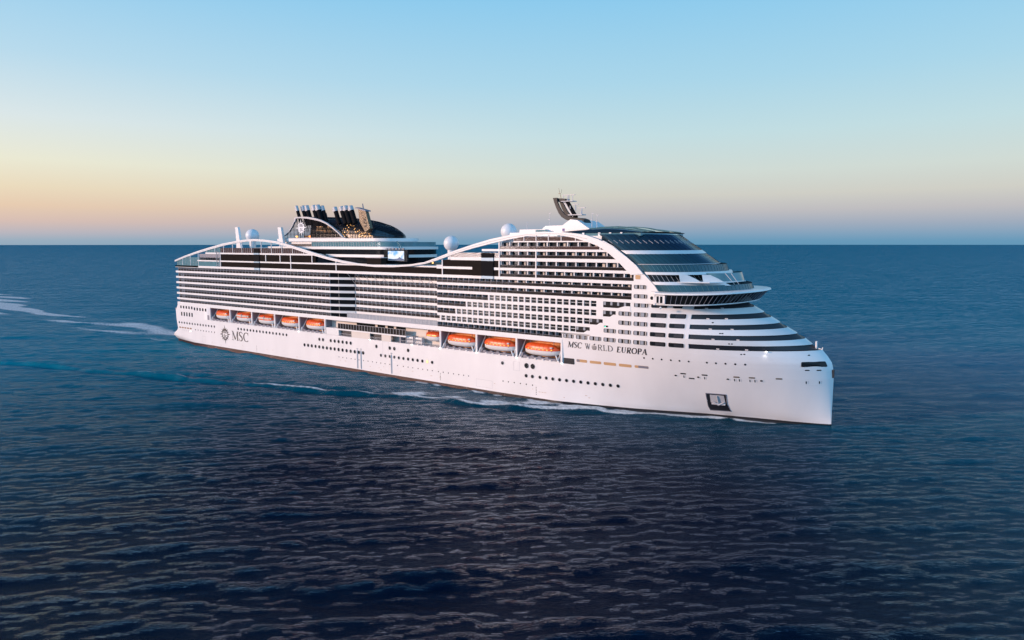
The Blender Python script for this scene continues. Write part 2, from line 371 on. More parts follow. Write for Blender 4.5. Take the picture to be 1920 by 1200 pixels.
# front shell: white bands + black recesses from the side to the stem
NF = 46
def fx(x0, z, f): return x0+(interp(z, TIP)-x0)*(1-(1-f)**1.8)
def front_row(x0, z, inset=0., sgn=-1):
    out = []
    for i in range(NF+1):
        x = fx(x0, z, i/NF); y = hb(x, z)
        if inset:
            xt = interp(z, TIP)
            k = (xt-inset-x0)/(xt-x0); x = x0+(x-x0)*k; y = max(0, y-inset*.75)if i < NF else 0
        out.append((x, sgn*y, z))
    return out
DK = [(22.3+2.9*k, 22.3+2.9*k+1.34) for k in range(5)]
X0 = 252.2
for k in range(5):
    z0, z1 = DK[k]
    if k < 4: zt = DK[k+1][0]
    else: zt = 35.3
    s = MB()
    for sgn in (-1, 1):
        # white band above dark row k
        XB = (262.7, 267.4, 272.0, 277.0, 277.4)[k]; XD = (252.2, 262.7, 267.4, 272.0, 277.0)[k]
        if k < 4: s.grid([front_row(XB, z, 0, sgn) for z in (z1, (z1+zt)/2, zt)])
        # side wall across the dark row, up to x=295.4
        s.grid([[(x, sgn*hb(x, z), z) for x in np.linspace(XD, 295.4, 30)] for z in ((22.2 if k == 0 else z0), z1)])
        # ledge and soffit
        s.grid([front_row(280, z1, 0, sgn), front_row(280, z1+.02, 1.6, sgn)])
        s.quad((295.4, sgn*hb(295.4, z0), z0), (295.4, sgn*(hb(295.4, z0)-2), z0), (295.4, sgn*(hb(295.4, z1)-2), z1), (295.4, sgn*hb(295.4, z1), z1))
    part(s, 'bow_deck_band', 'white', smooth=False)
    r = MB()
    for sgn in (-1, 1):
        r.grid([front_row(280, z0+.01, .12, sgn), front_row(280, z0, 1.6, sgn)])
        rw = [[p for p in front_row(280, z, .0, sgn)] for z in (z0-.1, z1+.1)]
        xt = interp(z0, TIP)
        a_ = [(p[0]-.9*max(0, (p[0]-285)/40), p[1]-sgn*min(.32, abs(p[1])), z0-.1) for p in rw[0]]
        b_ = [(p[0]-.2*max(0, (p[0]-285)/40), p[1]-sgn*min(.32, abs(p[1])), z1+.1) for p in rw[1]]
        r.grid([a_, b_])
    part(r, 'bow_strip_recess', 'dark', smooth=True)
    # small bracket lamps on the ledges
    q = MB()
    for xx in (303.5-k*1.2, 311-k*2.2):
        p = S(xx, z0+.05, -.3); q.box(p[0]-.45, p[0]+.45, p[1]-.1, p[1]+.1, z0, z0+.32)
    part(q, 'ledge_fitting', 'lgrey')
# dark interior volume of the bow decks so nothing is hollow
ib = MB()
for k in range(5):
    pass

# white side wall forward of the balconies, above z 35.1
OUT = [(35.1, 289.6), (38.8, 286.4), (40.9, 284.9), (44.3, 281.3), (46.9, 278.8), (49.4, 275.5), (52.7, 270.8), (55.3, 265.4), (56.4, 261.1), (57.4, 252)]
INN = [(44.2, 276.8), (46.4, 274.6), (48.3, 272.4), (51.4, 268.3), (53.0, 265.1), (54.4, 261.2), (55.5, 256.8), (56.4, 251)]
def wallpiece(mb, z0, z1, xl, xr=None, n=5, y=23.5, th=.5):
    zs = [z0+(z1-z0)*i/n for i in range(n+1)]
    pts = [((xl(z) if callable(xl) else xl), z) for z in zs]+[((xr(z) if callable(xr) else xr), z) for z in zs[::-1]]
    mb.prism(pts, -y, -y+th)
outx = lambda z: interp(z, OUT)

# rows: (z bottom, z top) of open balcony strips in the forward block
FR = {0: (21.8, 24.0), 1: (24.6, 26.5), 2: (27.5, 29.4), 3: (30.4, 32.3), 4: (33.3, 35.2), 5: (36.2, 38.15), 6: (39.1, 40.95), 7: (42.0, 44.2), 8: (45.1, 47.5), 9: (48.6, 50.85), 10: (51.6, 54.0)}
FB = [(20.5, 21.8), (24.0, 24.6), (26.5, 27.5), (29.4, 30.4), (32.3, 33.3), (35.2, 36.2), (38.15, 39.1), (40.95, 42.0), (44.2, 45.1), (47.5, 48.6), (50.85, 51.6), (54.0, 54.4)]
BALEND = {0: 252.2, 1: 262.7, 2: 267.4, 3: 272.0, 4: 277.0, 5: 277.4, 6: 277.4, 7: 278.0, 8: 275.8, 9: 272.0, 10: 265.6}
BALST = {0: 196, 1: 196, 2: 196, 3: 196, 4: 196, 5: 196, 6: 196, 7: 226, 8: 226, 9: 226, 10: 226}
GRID = {1: (197.8, 257.2), 2: (205.6, 262.2), 3: (210.7, 267.2), 4: (221.1, 267.2)}
BSTART = {7: 196, 8: 196, 9: 205, 10: 219, 11: 232}
for i, (a, b) in enumerate(FB):
    xa = 196 if i < 9 else (203 if i == 9 else (218 if i == 10 else 232))
    s = MB()
    if i == 0: s.box(4.6, 252.2, -23.56, -17.3, a, b)          # long promenade band over the boats
    elif b < 35.3: s.box(196.02, {24.0: 262.8, 26.5: 267.5, 29.4: 272.1, 32.3: 277.1}.get(a, 262), -23.52, -21.6, a, b)
    else:
        zs = [a, b]; s.prism([(xa, a), (outx(a), a), (outx(b), b), (xa, b)], -23.52, -21.6)
    part(s, 'promenade_band' if i == 0 else 'deck_band', 'white')
# wall pieces right of the balcony rows
sw = MB()
for r in (5, 6): wallpiece(sw, FR[r][0], FR[r][1], BALEND[r], outx)
for r in (7, 8, 9, 10): wallpiece(sw, FR[r][0], FR[r][1], (lambda z: interp(z, INN)) if r > 7 else BALEND[r], outx)
part(sw, 'forward_side_wall', 'white')

DOORS = []; DIVS = []
def balc_row(name, x0, x1, z0, z1, pitch, y=23.5, depth=1.75, rail='rail', railh=.95, post=False, white_soffit=True, hide=None, div='frost'):
    n = max(1, round((x1-x0)/pitch)); p = (x1-x0)/n
    row = MB(); row.box(x0, x1, -y+.14, -y+.20, z0, z0+railh)
    rw = part(row, name, rail)
    hr = MB(); hr.box(x0, x1, -y+.10, -y+.22, z0+railh, z0+railh+.07); part(hr, 'handrail', 'grey', rw)
    if not post:
        rp = MB()
        for i in range(n+1): rp.box(x0+i*p-.05, x0+i*p+.05, -y+.02, -y+.10, z0, z1)
        part(rp, 'railing_post', 'lgrey' if x1 < 197 else 'grey', rw, stuff=True)
        lm = MB()
        for i in range(n): lm.box(x0+(i+.5)*p-.12, x0+(i+.5)*p+.16, -y+.08, -y+.13, z0+railh+.25+.1*(i % 2), z0+railh+.5+.1*(i % 2))
        if x1 < 197: part(lm, 'painted_cabin_glow', 'curtain', rw, stuff=True)  # cream boxes painted in as dots of cabin light
    for i in range(n+1):
        DIVS.append((x0+i*p, y, depth, z0, z1, rw, post, div))
        if i < n: DOORS.append((x0+i*p, p, y-depth, z0, z1, rw, post))
    return rw
def pitchof(x): return 2.6
for r in (0, 1, 2, 3, 4, 5, 6, 7, 8, 9, 10):
    z0, z1 = FR[r]; xs, xe = BALST[r], BALEND[r]
    if r in GRID:
        ga, gb = GRID[r]
        if ga-xs > 2: balc_row('balcony_railing', xs+.1, ga-.4, z0, z1, 2.6)
    elif r == 0: balc_row('balcony_railing', 196.1, 252, z0+.0, z1, 2.6)
    elif r in (5, 6):
        balc_row('balcony_railing', 196.1, 229.7, z0, z1, 2.6)
        balc_row('balcony_railing', 229.7, xe, z0, z1, 3.75, post=True)
    else:
        balc_row('balcony_railing', 226.1, 241.4, z0, z1, 3.8, post=True, rail='brown' if r == 10 else 'rail')
        balc_row('balcony_railing', 241.6, xe, z0, z1, 3.75, post=True, rail='brown' if r == 10 else 'rail')
# aft block
AR = [(zb(k)+.5, zb(k)+2.38) for k in range(7)]
for k in range(7):
    z0, z1 = AR[k]
    balc_row('balcony_railing', 7.0, 133, z0+(.1 if k == 0 else 0), z1, 2.74)
    if k > 0:
        s = MB(); s.box(4.4, 133.4, -23.5, -21.6, zb(k)-.5, zb(k)+.5); s.box(4.4, 6.3, -21.6, 21, zb(k)-.5, zb(k)+.5); part(s, 'deck_band', 'white')
s = MB(); s.box(4.4, 196, -23.54, -17.2, 41.0, 42.05); part(s, 'deck_band', 'white')
# recessed middle block
for k in range(1, 7):
    balc_row('balcony_railing', 144.5, 195.6, zb(k)+.5, zb(k)+2.4, 2.6, y=19.0)
    s = MB(); s.box(143.8, 196, -19.0, -17.2, zb(k)-.5, zb(k)+.5)
    s.slab([(133.4, -23.5), (138.4, -22.3), (144.6, -19.5), (144.6, -17.3), (133.4, -17.3)], zb(k)-.5, zb(k)+.5)
    part(s, 'deck_band', 'white')
g_ = MB()
for k in range(0, 7):
    zz0 = zb(k)+.5; g_.quad((133.3, -23.2, zz0), (144.4, -18.6, zz0), (144.4, -18.6, zz0+1.95), (133.3, -23.2, zz0+1.95))
part(g_, 'slanted_glass_corner', 'bglass')
# promenade screens over the terrace
pr = MB(); pr.box(144, 196, -23.3, -23.2, 21.82, 24.2); ps = part(pr, 'promenade_screen', 'frost')
pp = MB()
for x in np.arange(144, 196.2, 2.0): pp.box(x-.07, x+.07, -23.38, -23.31, 21.82, 24.25)
pp.box(144, 196, -23.4, -23.31, 24.2, 24.3); part(pp, 'screen_post', 'lgrey', ps)
# diagonal struts under the overhang
for x in np.linspace(144.5, 191.3, 10):
    st = MB(); st.tube((x, -23.2, 41.1), (x, -19.0, 36.5), .09, .09, 5); part(st, 'diagonal_strut', 'lgrey')
# doors and dividers: nearest hundred are parts, the rest one mesh
def dist(x, y): return (x-CAM.x)**2+(y+216)**2
DOORS.sort(key=lambda d: dist(d[0], d[2])); DIVS.sort(key=lambda d: dist(d[0], d[1]))
def door_geo(mb, d):
    x, p, y, z0, z1, rw, post = d
    mb.box(x+(.45 if post else .2), x+p*.92, -y-.04, -y+.3, z0+.05, z1-.12)
rest = MB(); cur = MB()
for i, d in enumerate(DOORS):
    if i < 100:
        mb = MB(); door_geo(mb, d); mb.build('balcony_door', 'door', d[5])
    else: door_geo(rest, d)
    x, p, y, z0, z1 = d[:5]
    u = random.random()
    if u < .45: cur.box(x+p*.45, x+p*(.45+random.uniform(.1, .25)), -y-.07, -y-.05, z0+.1, z1-.2)
part(rest, 'balcony_door', 'door', stuff=True); part(cur, 'curtain', 'curtain', stuff=True)
rest = {'frost': MB(), 'white': MB()}
for i, d in enumerate(DIVS):
    x, y, dep, z0, z1, rw, post, m = d
    mb = MB() if i < 100 else rest[m]
    if post: mb.box(x-.07, x+.07, -y+.24, -y+dep-.02, z0, z1)
    else: mb.box(x-.06, x+.06, -y+.24, -y+dep-.02, z0, z1)
    if i < 100: mb.build('balcony_divider', m, rw)
part(rest['frost'], 'balcony_divider', 'frost', stuff=True)
pw = MB()
for d in DIVS:
    if d[6]: pw.box(d[0]+.12, d[0]+.42, -d[1]+.3, -d[1]+.7, d[3], d[4])
part(pw, 'balcony_post', 'white', stuff=True)

# cabin grid windows
for r, (ga, gb) in GRID.items():
    z0, z1 = FR[r]
    n = round((gb-ga)/2.6); xs = [ga+.3+i*2.6 for i in range(n)]
    while xs[-1]+2.0 > gb+.3: xs.pop()
    prev = ga-.4
    for x in xs+[None]:
        wl = MB(); wl.box(prev, x if x else max(gb+.3, prev+.1), -23.5, -23.05, z0-.02, z1+.02); part(wl, 'window_pier', 'white')
        if x: prev = x+2.0
    for x in xs:
        m = MB(); m.box(x, x+2.0, -23.22, -23.1, z0, z1); o = part(m, 'cabin_window', 'glass')
        b = MB(); b.box(x, x+2.0, -23.36, -23.23, z0+.98, z0+1.1); b.box(x, x+2.0, -23.44, -23.23, z0, z0+.06); b.build('glazing_bar', 'white', o)
    # open balconies between the grid and the rounded windows
    e = BALEND[r]; gs = max(gb+.3, prev+.1)
    if e-gs > 1.5:
        balx = MB(); balx.box(gs, e, -23.35, -23.1, z0, z1); bb = part(balx, 'end_balcony', 'door')
        q = MB(); nn = max(1, round((e-gs)/2.3))
        for i in range(nn):
            xx = gs+(e-gs)*i/nn; q.box(xx+.15, xx+.85, -23.42, -23.36, z0+.15, z1-.1)
        part(q, 'divider_panel', 'frost', bb)
        q = MB(); q.prism([(gs, z0), (gs+(e-gs)*.55, z0), (gs+(e-gs)*.8, z0+.75), (gs, z0+.75)], -23.46, -23.40); part(q, 'balcony_glass', 'rail', bb)
        q = MB(); q.prism([(gs+(e-gs)*.55, z0-.02), (e, z0-.02), (e, z0+.75), (gs+(e-gs)*.8, z0+.75)], -23.5, -23.40); part(q, 'stepped_parapet', 'white', bb)

# rounded long windows along the forward side
CW = [(252.65, 256.65), (257.6, 261.85), (262.7, 267.0), (267.85, 272.15), (273.05, 277.4), (278.25, 282.75), (283.7, 288.6), (289.5, 294.1)]
RW = {0: (0, 8), 1: (3, 8), 2: (4, 8), 3: (4, 8), 4: (5, 7)}
def long_window(x0, x1, z0, z1, dark, lit=False, y=None):
    f = (lambda x, z, o: S(x, z, o)) if y is None else (lambda x, z, o: (x, -y-o, z))
    pts = rrect(x0, x1, z0, z1, .32)
    mb = MB(); mb.poly([f(a, b, .105) for a, b in pts])
    o = part(mb, 'long_window', 'ochre' if lit else ('glass' if dark else 'door'))
    fr = MB(); inner = pts; outer = rrect(x0-.09, x1+.09, z0-.09, z1+.09, .38)
    for i in range(len(inner)):
        j = (i+1) % len(inner); fr.quad(f(*inner[i], .12), f(*inner[j], .12), f(*outer[j], .12), f(*outer[i], .12))
    part(fr, 'window_frame', 'white', o)
    w_ = x1-x0
    if not dark and not lit:
        for a, b in ((.06, .27), (.52, .76)):
            q = MB(); q.poly([f(x0+w_*a, z0+.08, .115), f(x0+w_*b, z0+.08, .115), f(x0+w_*b, z1-.08, .115), f(x0+w_*a, z1-.08, .115)]); part(q, 'divider_panel', 'frost', o)
        for a in (.44, .88):
            q = MB(); q.poly([f(x0+w_*a, z0+.06, .12), f(x0+w_*(a+.045), z0+.06, .12), f(x0+w_*(a+.045), z1-.06, .12), f(x0+w_*a, z1-.06, .12)]); part(q, 'window_post', 'cream', o)
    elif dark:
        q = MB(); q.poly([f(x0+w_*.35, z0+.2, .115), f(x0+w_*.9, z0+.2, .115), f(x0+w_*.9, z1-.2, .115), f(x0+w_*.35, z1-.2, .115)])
        part(q, 'painted_reflection_patch', 'dark', o)  # flat patch painted on the glass as a reflection
for k, (a, b) in RW.items():
    for i in range(a, b):
        x0, x1 = CW[i]
        if k == 4 and i == 6: long_window(283.7, 288.4, 34.0, 35.1, True); continue
        long_window(x0, x1, DK[k][0]+.02, DK[k][1]+.02, i >= 6)
long_window(290.0, 292.6, 34.0, 35.0, True)
for x0, x1, z0, z1 in ((278.2, 282.7, 36.75, 38.0), (278.2, 282.3, 39.65, 40.85)): long_window(x0, x1, z0, z1, False, y=23.5)
long_window(278.6, 280.3, 42.6, 43.9, False, lit=True, y=23.5)
# lower row of open slots (deck below the name)
LS = [(252.6, 256.7, 13.5, 15.5), (257.5, 261.4, 14.55, 15.5), (262.4, 266.5, 14.55, 15.45), (267.4, 271.7, 14.5, 15.45), (272.7, 277, 14.5, 15.45), (278, 282.5, 14.6, 15.45)]
for i, (x0, x1, z0, z1) in enumerate(LS):
    o = skin_poly(rrect(x0, x1, z0, z1, .3), 'mooring_slot', 'dark' if i == 0 else 'ochre', .05)
    if i in (1, 5): skin_poly(rrect(x0+.1 if i == 1 else x0+1.2, x0+1.2 if i == 1 else x1-.1, z0+.05, z1-.05, .2), 'painted_slot_shadow', 'grey', .07, o)  # grey patch painted as shadow inside the slot

# portholes
def port(x, z, r, m='glass'):
    o = skin_poly(circ(x, z, r, 14), 'porthole', m, .05)
    fr = MB(); a = circ(x, z, r, 14); b = circ(x, z, r+.12, 14)
    for i in range(14):
        j = (i+1) % 14; fr.quad(S(*a[i], .08), S(*a[j], .08), S(*b[j], .08), S(*b[i], .08))
    part(fr, 'porthole_rim', 'lgrey', o)
PH = [(5.3+2.68*i, 10.85, .55) for i in range(14)]+[(61.8+2.63*i, 11.3, .6) for i in range(16)]
PH += [(125.1, 11.25, .7), (127.6, 11.25, .7)]+[(132.9+2.62*i, 11.3, .7) for i in range(6)]
PH += [(114.4+2.62*i, 7.8, .72) for i in range(16)]
PH += [(161.9, 11.3, .7), (169.8, 11.3, .7), (172.4, 11.3, .7), (180.2, 11.3, .7), (227.2, 11.1, .6), (237.6, 11.2, .9), (240.2, 11.2, .9)]
PH += [(164.5+2.6*i, 7.8, .6) for i in range(12)]+[(237.4, 7.6, .6), (240.0, 7.6, .6)]+[(243.1+2.6*i, 7.7, .55) for i in range(12)]
for x, z, r in PH: port(x, z, r, 'litport' if abs(x-190.5) < .3 and z < 8 else 'glass')
for i in range(8): skin_poly(circ(21.6+2.63*i, 7.85, .42, 8, .3), 'vent_hole', 'glass')
for x in [138.1, 140.6, 143.1, 146, 148.5, 151, 153.8, 156.6, 159.3, 161.8, 164.3, 166.8, 169.6, 174, 177.4, 180, 182.6, 185.5, 188, 190.6, 193.1, 196.3, 198.8, 201.4, 204, 206.6, 209, 211.4, 227.4, 229.8, 232.3, 234.9, 237.4, 240]:
    skin_poly(circ(x, 4.55, .24, 8), 'vent_hole', 'glass')
for x in (281.4, 284.2, 287, 289.8, 292.4, 295.1, 300.3, 302.8, 305.4, 308, 310.6): skin_poly(circ(x, 18.1, .3, 8), 'vent_hole', 'glass')
for x, z in ((301.3, 30.1), (303.8, 27.1), (304.4, 27.1), (306.5, 24.2), (307.2, 24.2), (309.6, 21.15), (310.4, 21.2), (325.8, 21.0)): skin_poly(rrect(x-.25, x+.25, z-.15, z+.15, .08, 1), 'scupper', 'glass')
for x, z in ((293, 13.95), (299.2, 14), (308, 14), (312.1, 14), (319, 14), (295.3, 12.55)): skin_poly(rrect(x-.85, x+.85, z-.2, z+.2, .18), 'fairlead_slot', 'bronze' if x > 307 else 'glass')
for x, z in ((325.8, 16.7), (328.5, 16.65)): skin_poly(rrect(x-.55, x+.55, z-.16, z+.16, .14), 'fairlead_slot', 'glass')
for x in (290.7, 297.3, 305.6, 314.5):
    o = skin_poly(circ(x, 13.0, .5, 10, .6), 'hawse_pocket', 'white', .06); skin_poly(circ(x, 13.18, .26, 8, .42), 'hawse_hole', 'glass', .09, o)
for x in (293.1, 299.1, 307.4, 308.7, 311.5, 312.8, 325.6, 328.7):
    o = skin_poly(rrect(x-.13, x+.13, 12.55, 13.4, .1, 1), 'ladder_slot', 'glass'); skin_poly([(x+.45, 12.5), (x+.53, 12.5), (x+.53, 13.5), (x+.45, 13.5)], 'ladder_bar', 'lgrey', .05, o)
for a, b in ((286, 300.6), (305, 309.9), (310.4, 315.7), (325.6, 329)):
    m = MB(); n = 8
    m.grid([[S(a+(b-a)*i/n, z, .09) for i in range(n+1)] for z in (12.28, 12.38)]); part(m, 'rubbing_line', 'white')
skin_poly([(324.3, 17.9), (324.5, 17.75), (330.0, 17.6), (330.25, 17.75), (329.7, 19.0), (329.4, 19.15), (324.5, 19.15), (324.3, 19.0)], 'bow_window', 'glass', .14)
# stern windows
for i in range(5): skin_poly(rrect(7.2+2.77*i, 8.5+2.77*i, 18.7, 20.15, .1, 1), 'stern_window', 'glass')
for i in range(5): skin_poly(rrect(21.0+2.72*i, 22.3+2.72*i, 18.3, 19.8, .1, 1), 'stern_window', 'glass')
for i in range(5): skin_poly(rrect(7.7+2.65*i, 8.9+2.65*i, 14.6, 16.7, .1, 1), 'stern_window', 'glass')
o = skin_poly(rrect(34.0, 35.8, 14.0, 16.5, .1, 1), 'hull_door', 'grey')
for i in range(5): skin_poly(rrect(5.0+2.7*i, 6.9+2.7*i, 7.75, 8.5, .15, 1), 'mooring_port', 'wood')
for i in range(6): skin_poly(rrect(8.6+1.9*i, 8.9+1.9*i, 6.4, 7.1, .08, 1), 'ladder_slot', 'lgrey')
# pale vertical pipe casings on the hull
for x in (150.1, 152.3, 170.6):
    m = MB(); m.tube((x, -23.5, .9), (x, -23.5, 8.4), .33, .33, 8); m.tube((x, -23.5, 8.4), (x, -23.5, 8.9), .33, .12, 8); m.box(x-.5, x-.1, -23.6, -23.45, 9, 9.5); m.box(x+.1, x+.5, -23.6, -23.45, 9, 9.5)
    part(m, 'fender_track', 'lgrey')
# draught marks
for x in (77, 197.3, 241.5):
    for i in range(5): skin_poly(rrect(x-.12, x+.12, 1.3+.62*i, 1.62+.62*i, .04, 1), 'draught_mark', 'ink')
# faint shell-door seams
sm = MB()
for x0, x1, z0, z1 in ((165.5, 169, 8.2, 13.7), (215, 222.6, 1.2, 4.0), (232, 234.6, 9, 12.2), (138, 141.2, 9.4, 13), (28, 31, 1.5, 5)):
    for a, b, c, d in ((x0, x1, z0, z0+.07), (x0, x1, z1-.07, z1), (x0, x0+.07, z0, z1), (x1-.07, x1, z0, z1)):
        sm.poly([S(a, c, .03), S(b, c, .03), S(b, d, .03), S(a, d, .03)])
part(sm, 'shell_door_seam', 'lgrey')
rs = MB(); random.seed(3)
for i in range(26):
    x = random.uniform(30, 262); z = random.choice((1.6, 2.4, 3.1)); l = random.uniform(.3, 1.0)
    rs.poly([S(x, z, .03), S(x+l, z, .03), S(x+l, z+.16, .03), S(x, z+.16, .03)])
part(rs, 'drain_outlet', mat('rust_stain', (.55, .42, .32), .7, var=.2))
# anchor pocket
A_ = [(298.7, 7.9), (304.5, 7.9), (304.35, 4.6), (305.0, 2.0), (299.0, 1.9), (298.65, 3.4)]
ap = skin_poly(A_, 'anchor_pocket', 'dark', .05, label='dark recessed anchor pocket low on the bow')
skin_poly([(299.8, 7.5), (303.8, 7.5), (303.9, 4.6), (299.7, 4.8)], 'pocket_plate', 'lgrey', .08, ap)
an = MB(); p0 = Vector(S(301.8, 6, .3))
an.tube(S(301.8, 7.3, .3), S(301.9, 4.7, .45), .18, .22, 6); an.tube(S(300.2, 5.4, .4), S(301.9, 4.5, .55), .14, .3, 6); an.tube(S(303.5, 5.3, .4), S(301.9, 4.5, .55), .14, .3, 6); an.tube(S(299.9, 4.6, .3), S(303.8, 4.5, .3), .3, .3, 6)
part(an, 'anchor', 'lgrey', ap)
fr = MB()
for i in range(6):
    a, b = A_[i], A_[(i+1) % 6]; fr.tube(S(*a, .05), S(*b, .05), .12, .12, 5)
part(fr, 'pocket_frame', 'grey', ap)

# ------------------------------------------------------------------ lettering (hand-drawn serif strokes)
def stroke(mb, pts, wd, tr, off=.06):
    # pts polyline with (x, z, weight); horizontal-pen thick/thin
    P = [Vector((p[0], p[1])) for p in pts]; W = [(p[2] if len(p) > 2 else wd) for p in pts]
    L_, R_ = [], []
    for i in range(len(P)):
        d = (P[min(i+1, len(P)-1)]-P[max(i-1, 0)]); d.normalize() if d.length > 0 else None
        n = Vector((-d.y, d.x)); L_.append(P[i]+n*W[i]/2); R_.append(P[i]-n*W[i]/2)
    for i in range(len(P)-1):
        mb.poly([S(*tr(*L_[i]), off), S(*tr(*L_[i+1]), off), S(*tr(*R_[i+1]), off), S(*tr(*R_[i]), off)])
def arc(cx, cz, rx, rz, a0, a1, n=14, tk=.2, tn=.05):
    out = []
    for i in range(n+1):
        a = math.radians(a0+(a1-a0)*i/n); out.append((cx+rx*math.cos(a), cz+rz*math.sin(a), tn+(tk-tn)*abs(math.cos(a))))
    return out
def sf(x, z, w_=.34, h=.035): return [(x-w_/2, z, h), (x+w_/2, z, h)]
def glyph(ch, T=.17, t_=.06):
    h = .035
    if ch == 'M': return 1.0, [[(.14, 0, t_), (.14, 1, t_)], [(.14, 1, T), (.5, .12, T)], [(.5, 0.05, t_), (.86, 1, t_)], [(.86, 0, T), (.86, 1, T)], sf(.14, .02), sf(.86, .02), sf(.06, .98, .22), sf(.94, .98, .22)]
    if ch == 'S': return .62, [[(.55, .78, .05), (.53, .9, .06), (.42, .985, .07), (.28, .985, .08), (.15, .93, .12), (.10, .8, T), (.14, .66, T), (.30, .54, T), (.45, .43, T), (.52, .28, T), (.48, .12, .13), (.36, .02, .08), (.22, .01, .06), (.10, .09, .05), (.07, .25, .05)]]
    if ch == 'C': return .82, [arc(.46, .5, .38, .48, 48, 312, 16, T, t_), [(.73, .7, .05), (.73, .95, .05)]]
    if ch == 'W': return 1.05, [[(.12, 1, T), (.36, 0, T)], [(.36, 0, t_), (.54, .9, t_)], [(.48, 1, T), (.72, 0, T)], [(.72, 0, t_), (.93, 1, t_)], sf(.12, .98), sf(.48, .98, .3), sf(.95, .98, .22)]
    if ch == 'R': return .78, [[(.18, 0, T), (.18, 1, T)], [(.18, .97, t_), (.4, .97, t_)], arc(.4, .74, .22, .24, 90, -90, 8, T, t_), [(.4, .5, t_), (.18, .5, t_)], [(.36, .5, T), (.66, 0, T)], sf(.18, .02), sf(.7, .02, .2)]
    if ch == 'L': return .66, [[(.18, 0, T), (.18, 1, T)], sf(.18, .98), [(.06, .03, t_), (.6, .03, t_)], [(.6, 0, .05), (.6, .26, .05)]]
    if ch == 'D': return .86, [[(.18, 0, T), (.18, 1, T)], [(.06, .97, t_), (.36, .97, t_)], arc(.36, .5, .4, .47, 90, -90, 12, T, t_), [(.36, .03, t_), (.06, .03, t_)]]
    if ch == 'E': return .7, [[(.18, 0, T), (.18, 1, T)], [(.06, .97, t_), (.6, .97, t_)], [(.18, .52, t_), (.48, .52, t_)], [(.06, .03, t_), (.63, .03, t_)], [(.6, .8, .05), (.6, 1, .05)], [(.63, 0, .05), (.63, .24, .05)]]
    if ch == 'U': return .9, [[(.2, 1, T), (.2, .3, T)], [(.2, .3, T), (.28, .09, .12), (.46, .02, .07), (.62, .09, .06), (.7, .3, t_), (.7, 1, t_)], sf(.2, .98), sf(.7, .98, .28)]
    if ch == 'O': return .92, [arc(.46, .5, .38, .48, 0, 360, 22, T, t_)]
    if ch == 'P': return .72, [[(.18, 0, T), (.18, 1, T)], [(.06, .97, t_), (.38, .97, t_)], arc(.38, .73, .22, .25, 90, -90, 8, T, t_), [(.38, .48, t_), (.18, .48, t_)], sf(.18, .02)]
    if ch == 'A': return .86, [[(.1, 0, t_), (.42, 1, t_)], [(.42, 1, T), (.72, 0, T)], [(.2, .34, t_), (.6, .34, t_)], sf(.1, .02, .26), sf(.74, .02, .3)]
def text(s, x0, x1, z0, h, slant=0., T=.17, t_=.06, name='letter', parent=None, gap=.05, m='ink', off=.06):
    tot = sum((glyph(c)[0]+gap) if c != ' ' else .4 for c in s); k = (x1-x0)/tot; x = x0
    for c in s:
        if c == ' ': x += .4*k; continue
        w_, st = glyph(c, T, t_); mb = MB()
        for q in st: stroke(mb, q, .1, (lambda a, b, x=x: (x+a*k+slant*b*h, z0+b*h)), off)
        part(mb, name, m, parent); x += (w_+gap)*k
text('MSC', 56.0, 70.9, 5.25, 4.6, T=.15, t_=.05, off=.05)
text('MSC', 254.3, 259.7, 19.25, 1.95, slant=.2, T=.19, t_=.08)
text('W', 260.9, 263.0, 19.2, 1.9, T=.12, t_=.06)
text('RLD', 265.5, 271.2, 19.2, 1.9, T=.12, t_=.06)
text('EUROPA', 272.2, 282.6, 19.15, 1.9, slant=.2, T=.21, t_=.09)
gl = MB()   # striped globe in place of the O
for i, zc in enumerate((19.28, 19.63, 19.98, 20.33)):
    hw = .98*math.sqrt(max(.1, 1-((zc-19.95)/1.0)**2)); sh = .1
    gl.poly([S(264.3-hw, zc+.02, .06), S(264.3, zc-.1, .06), S(264.3+hw, zc, .06), S(264.3+hw*.9, zc+.2, .06), S(264.3, zc+.1, .06), S(264.3-hw*.9, zc+.2, .06)])
gl.poly([S(263.8, 20.7, .06), S(264.6, 20.7, .06), S(264.75, 21.4, .06), S(264.2, 21.0, .06)])
part(gl, 'striped_globe_mark', 'ink')
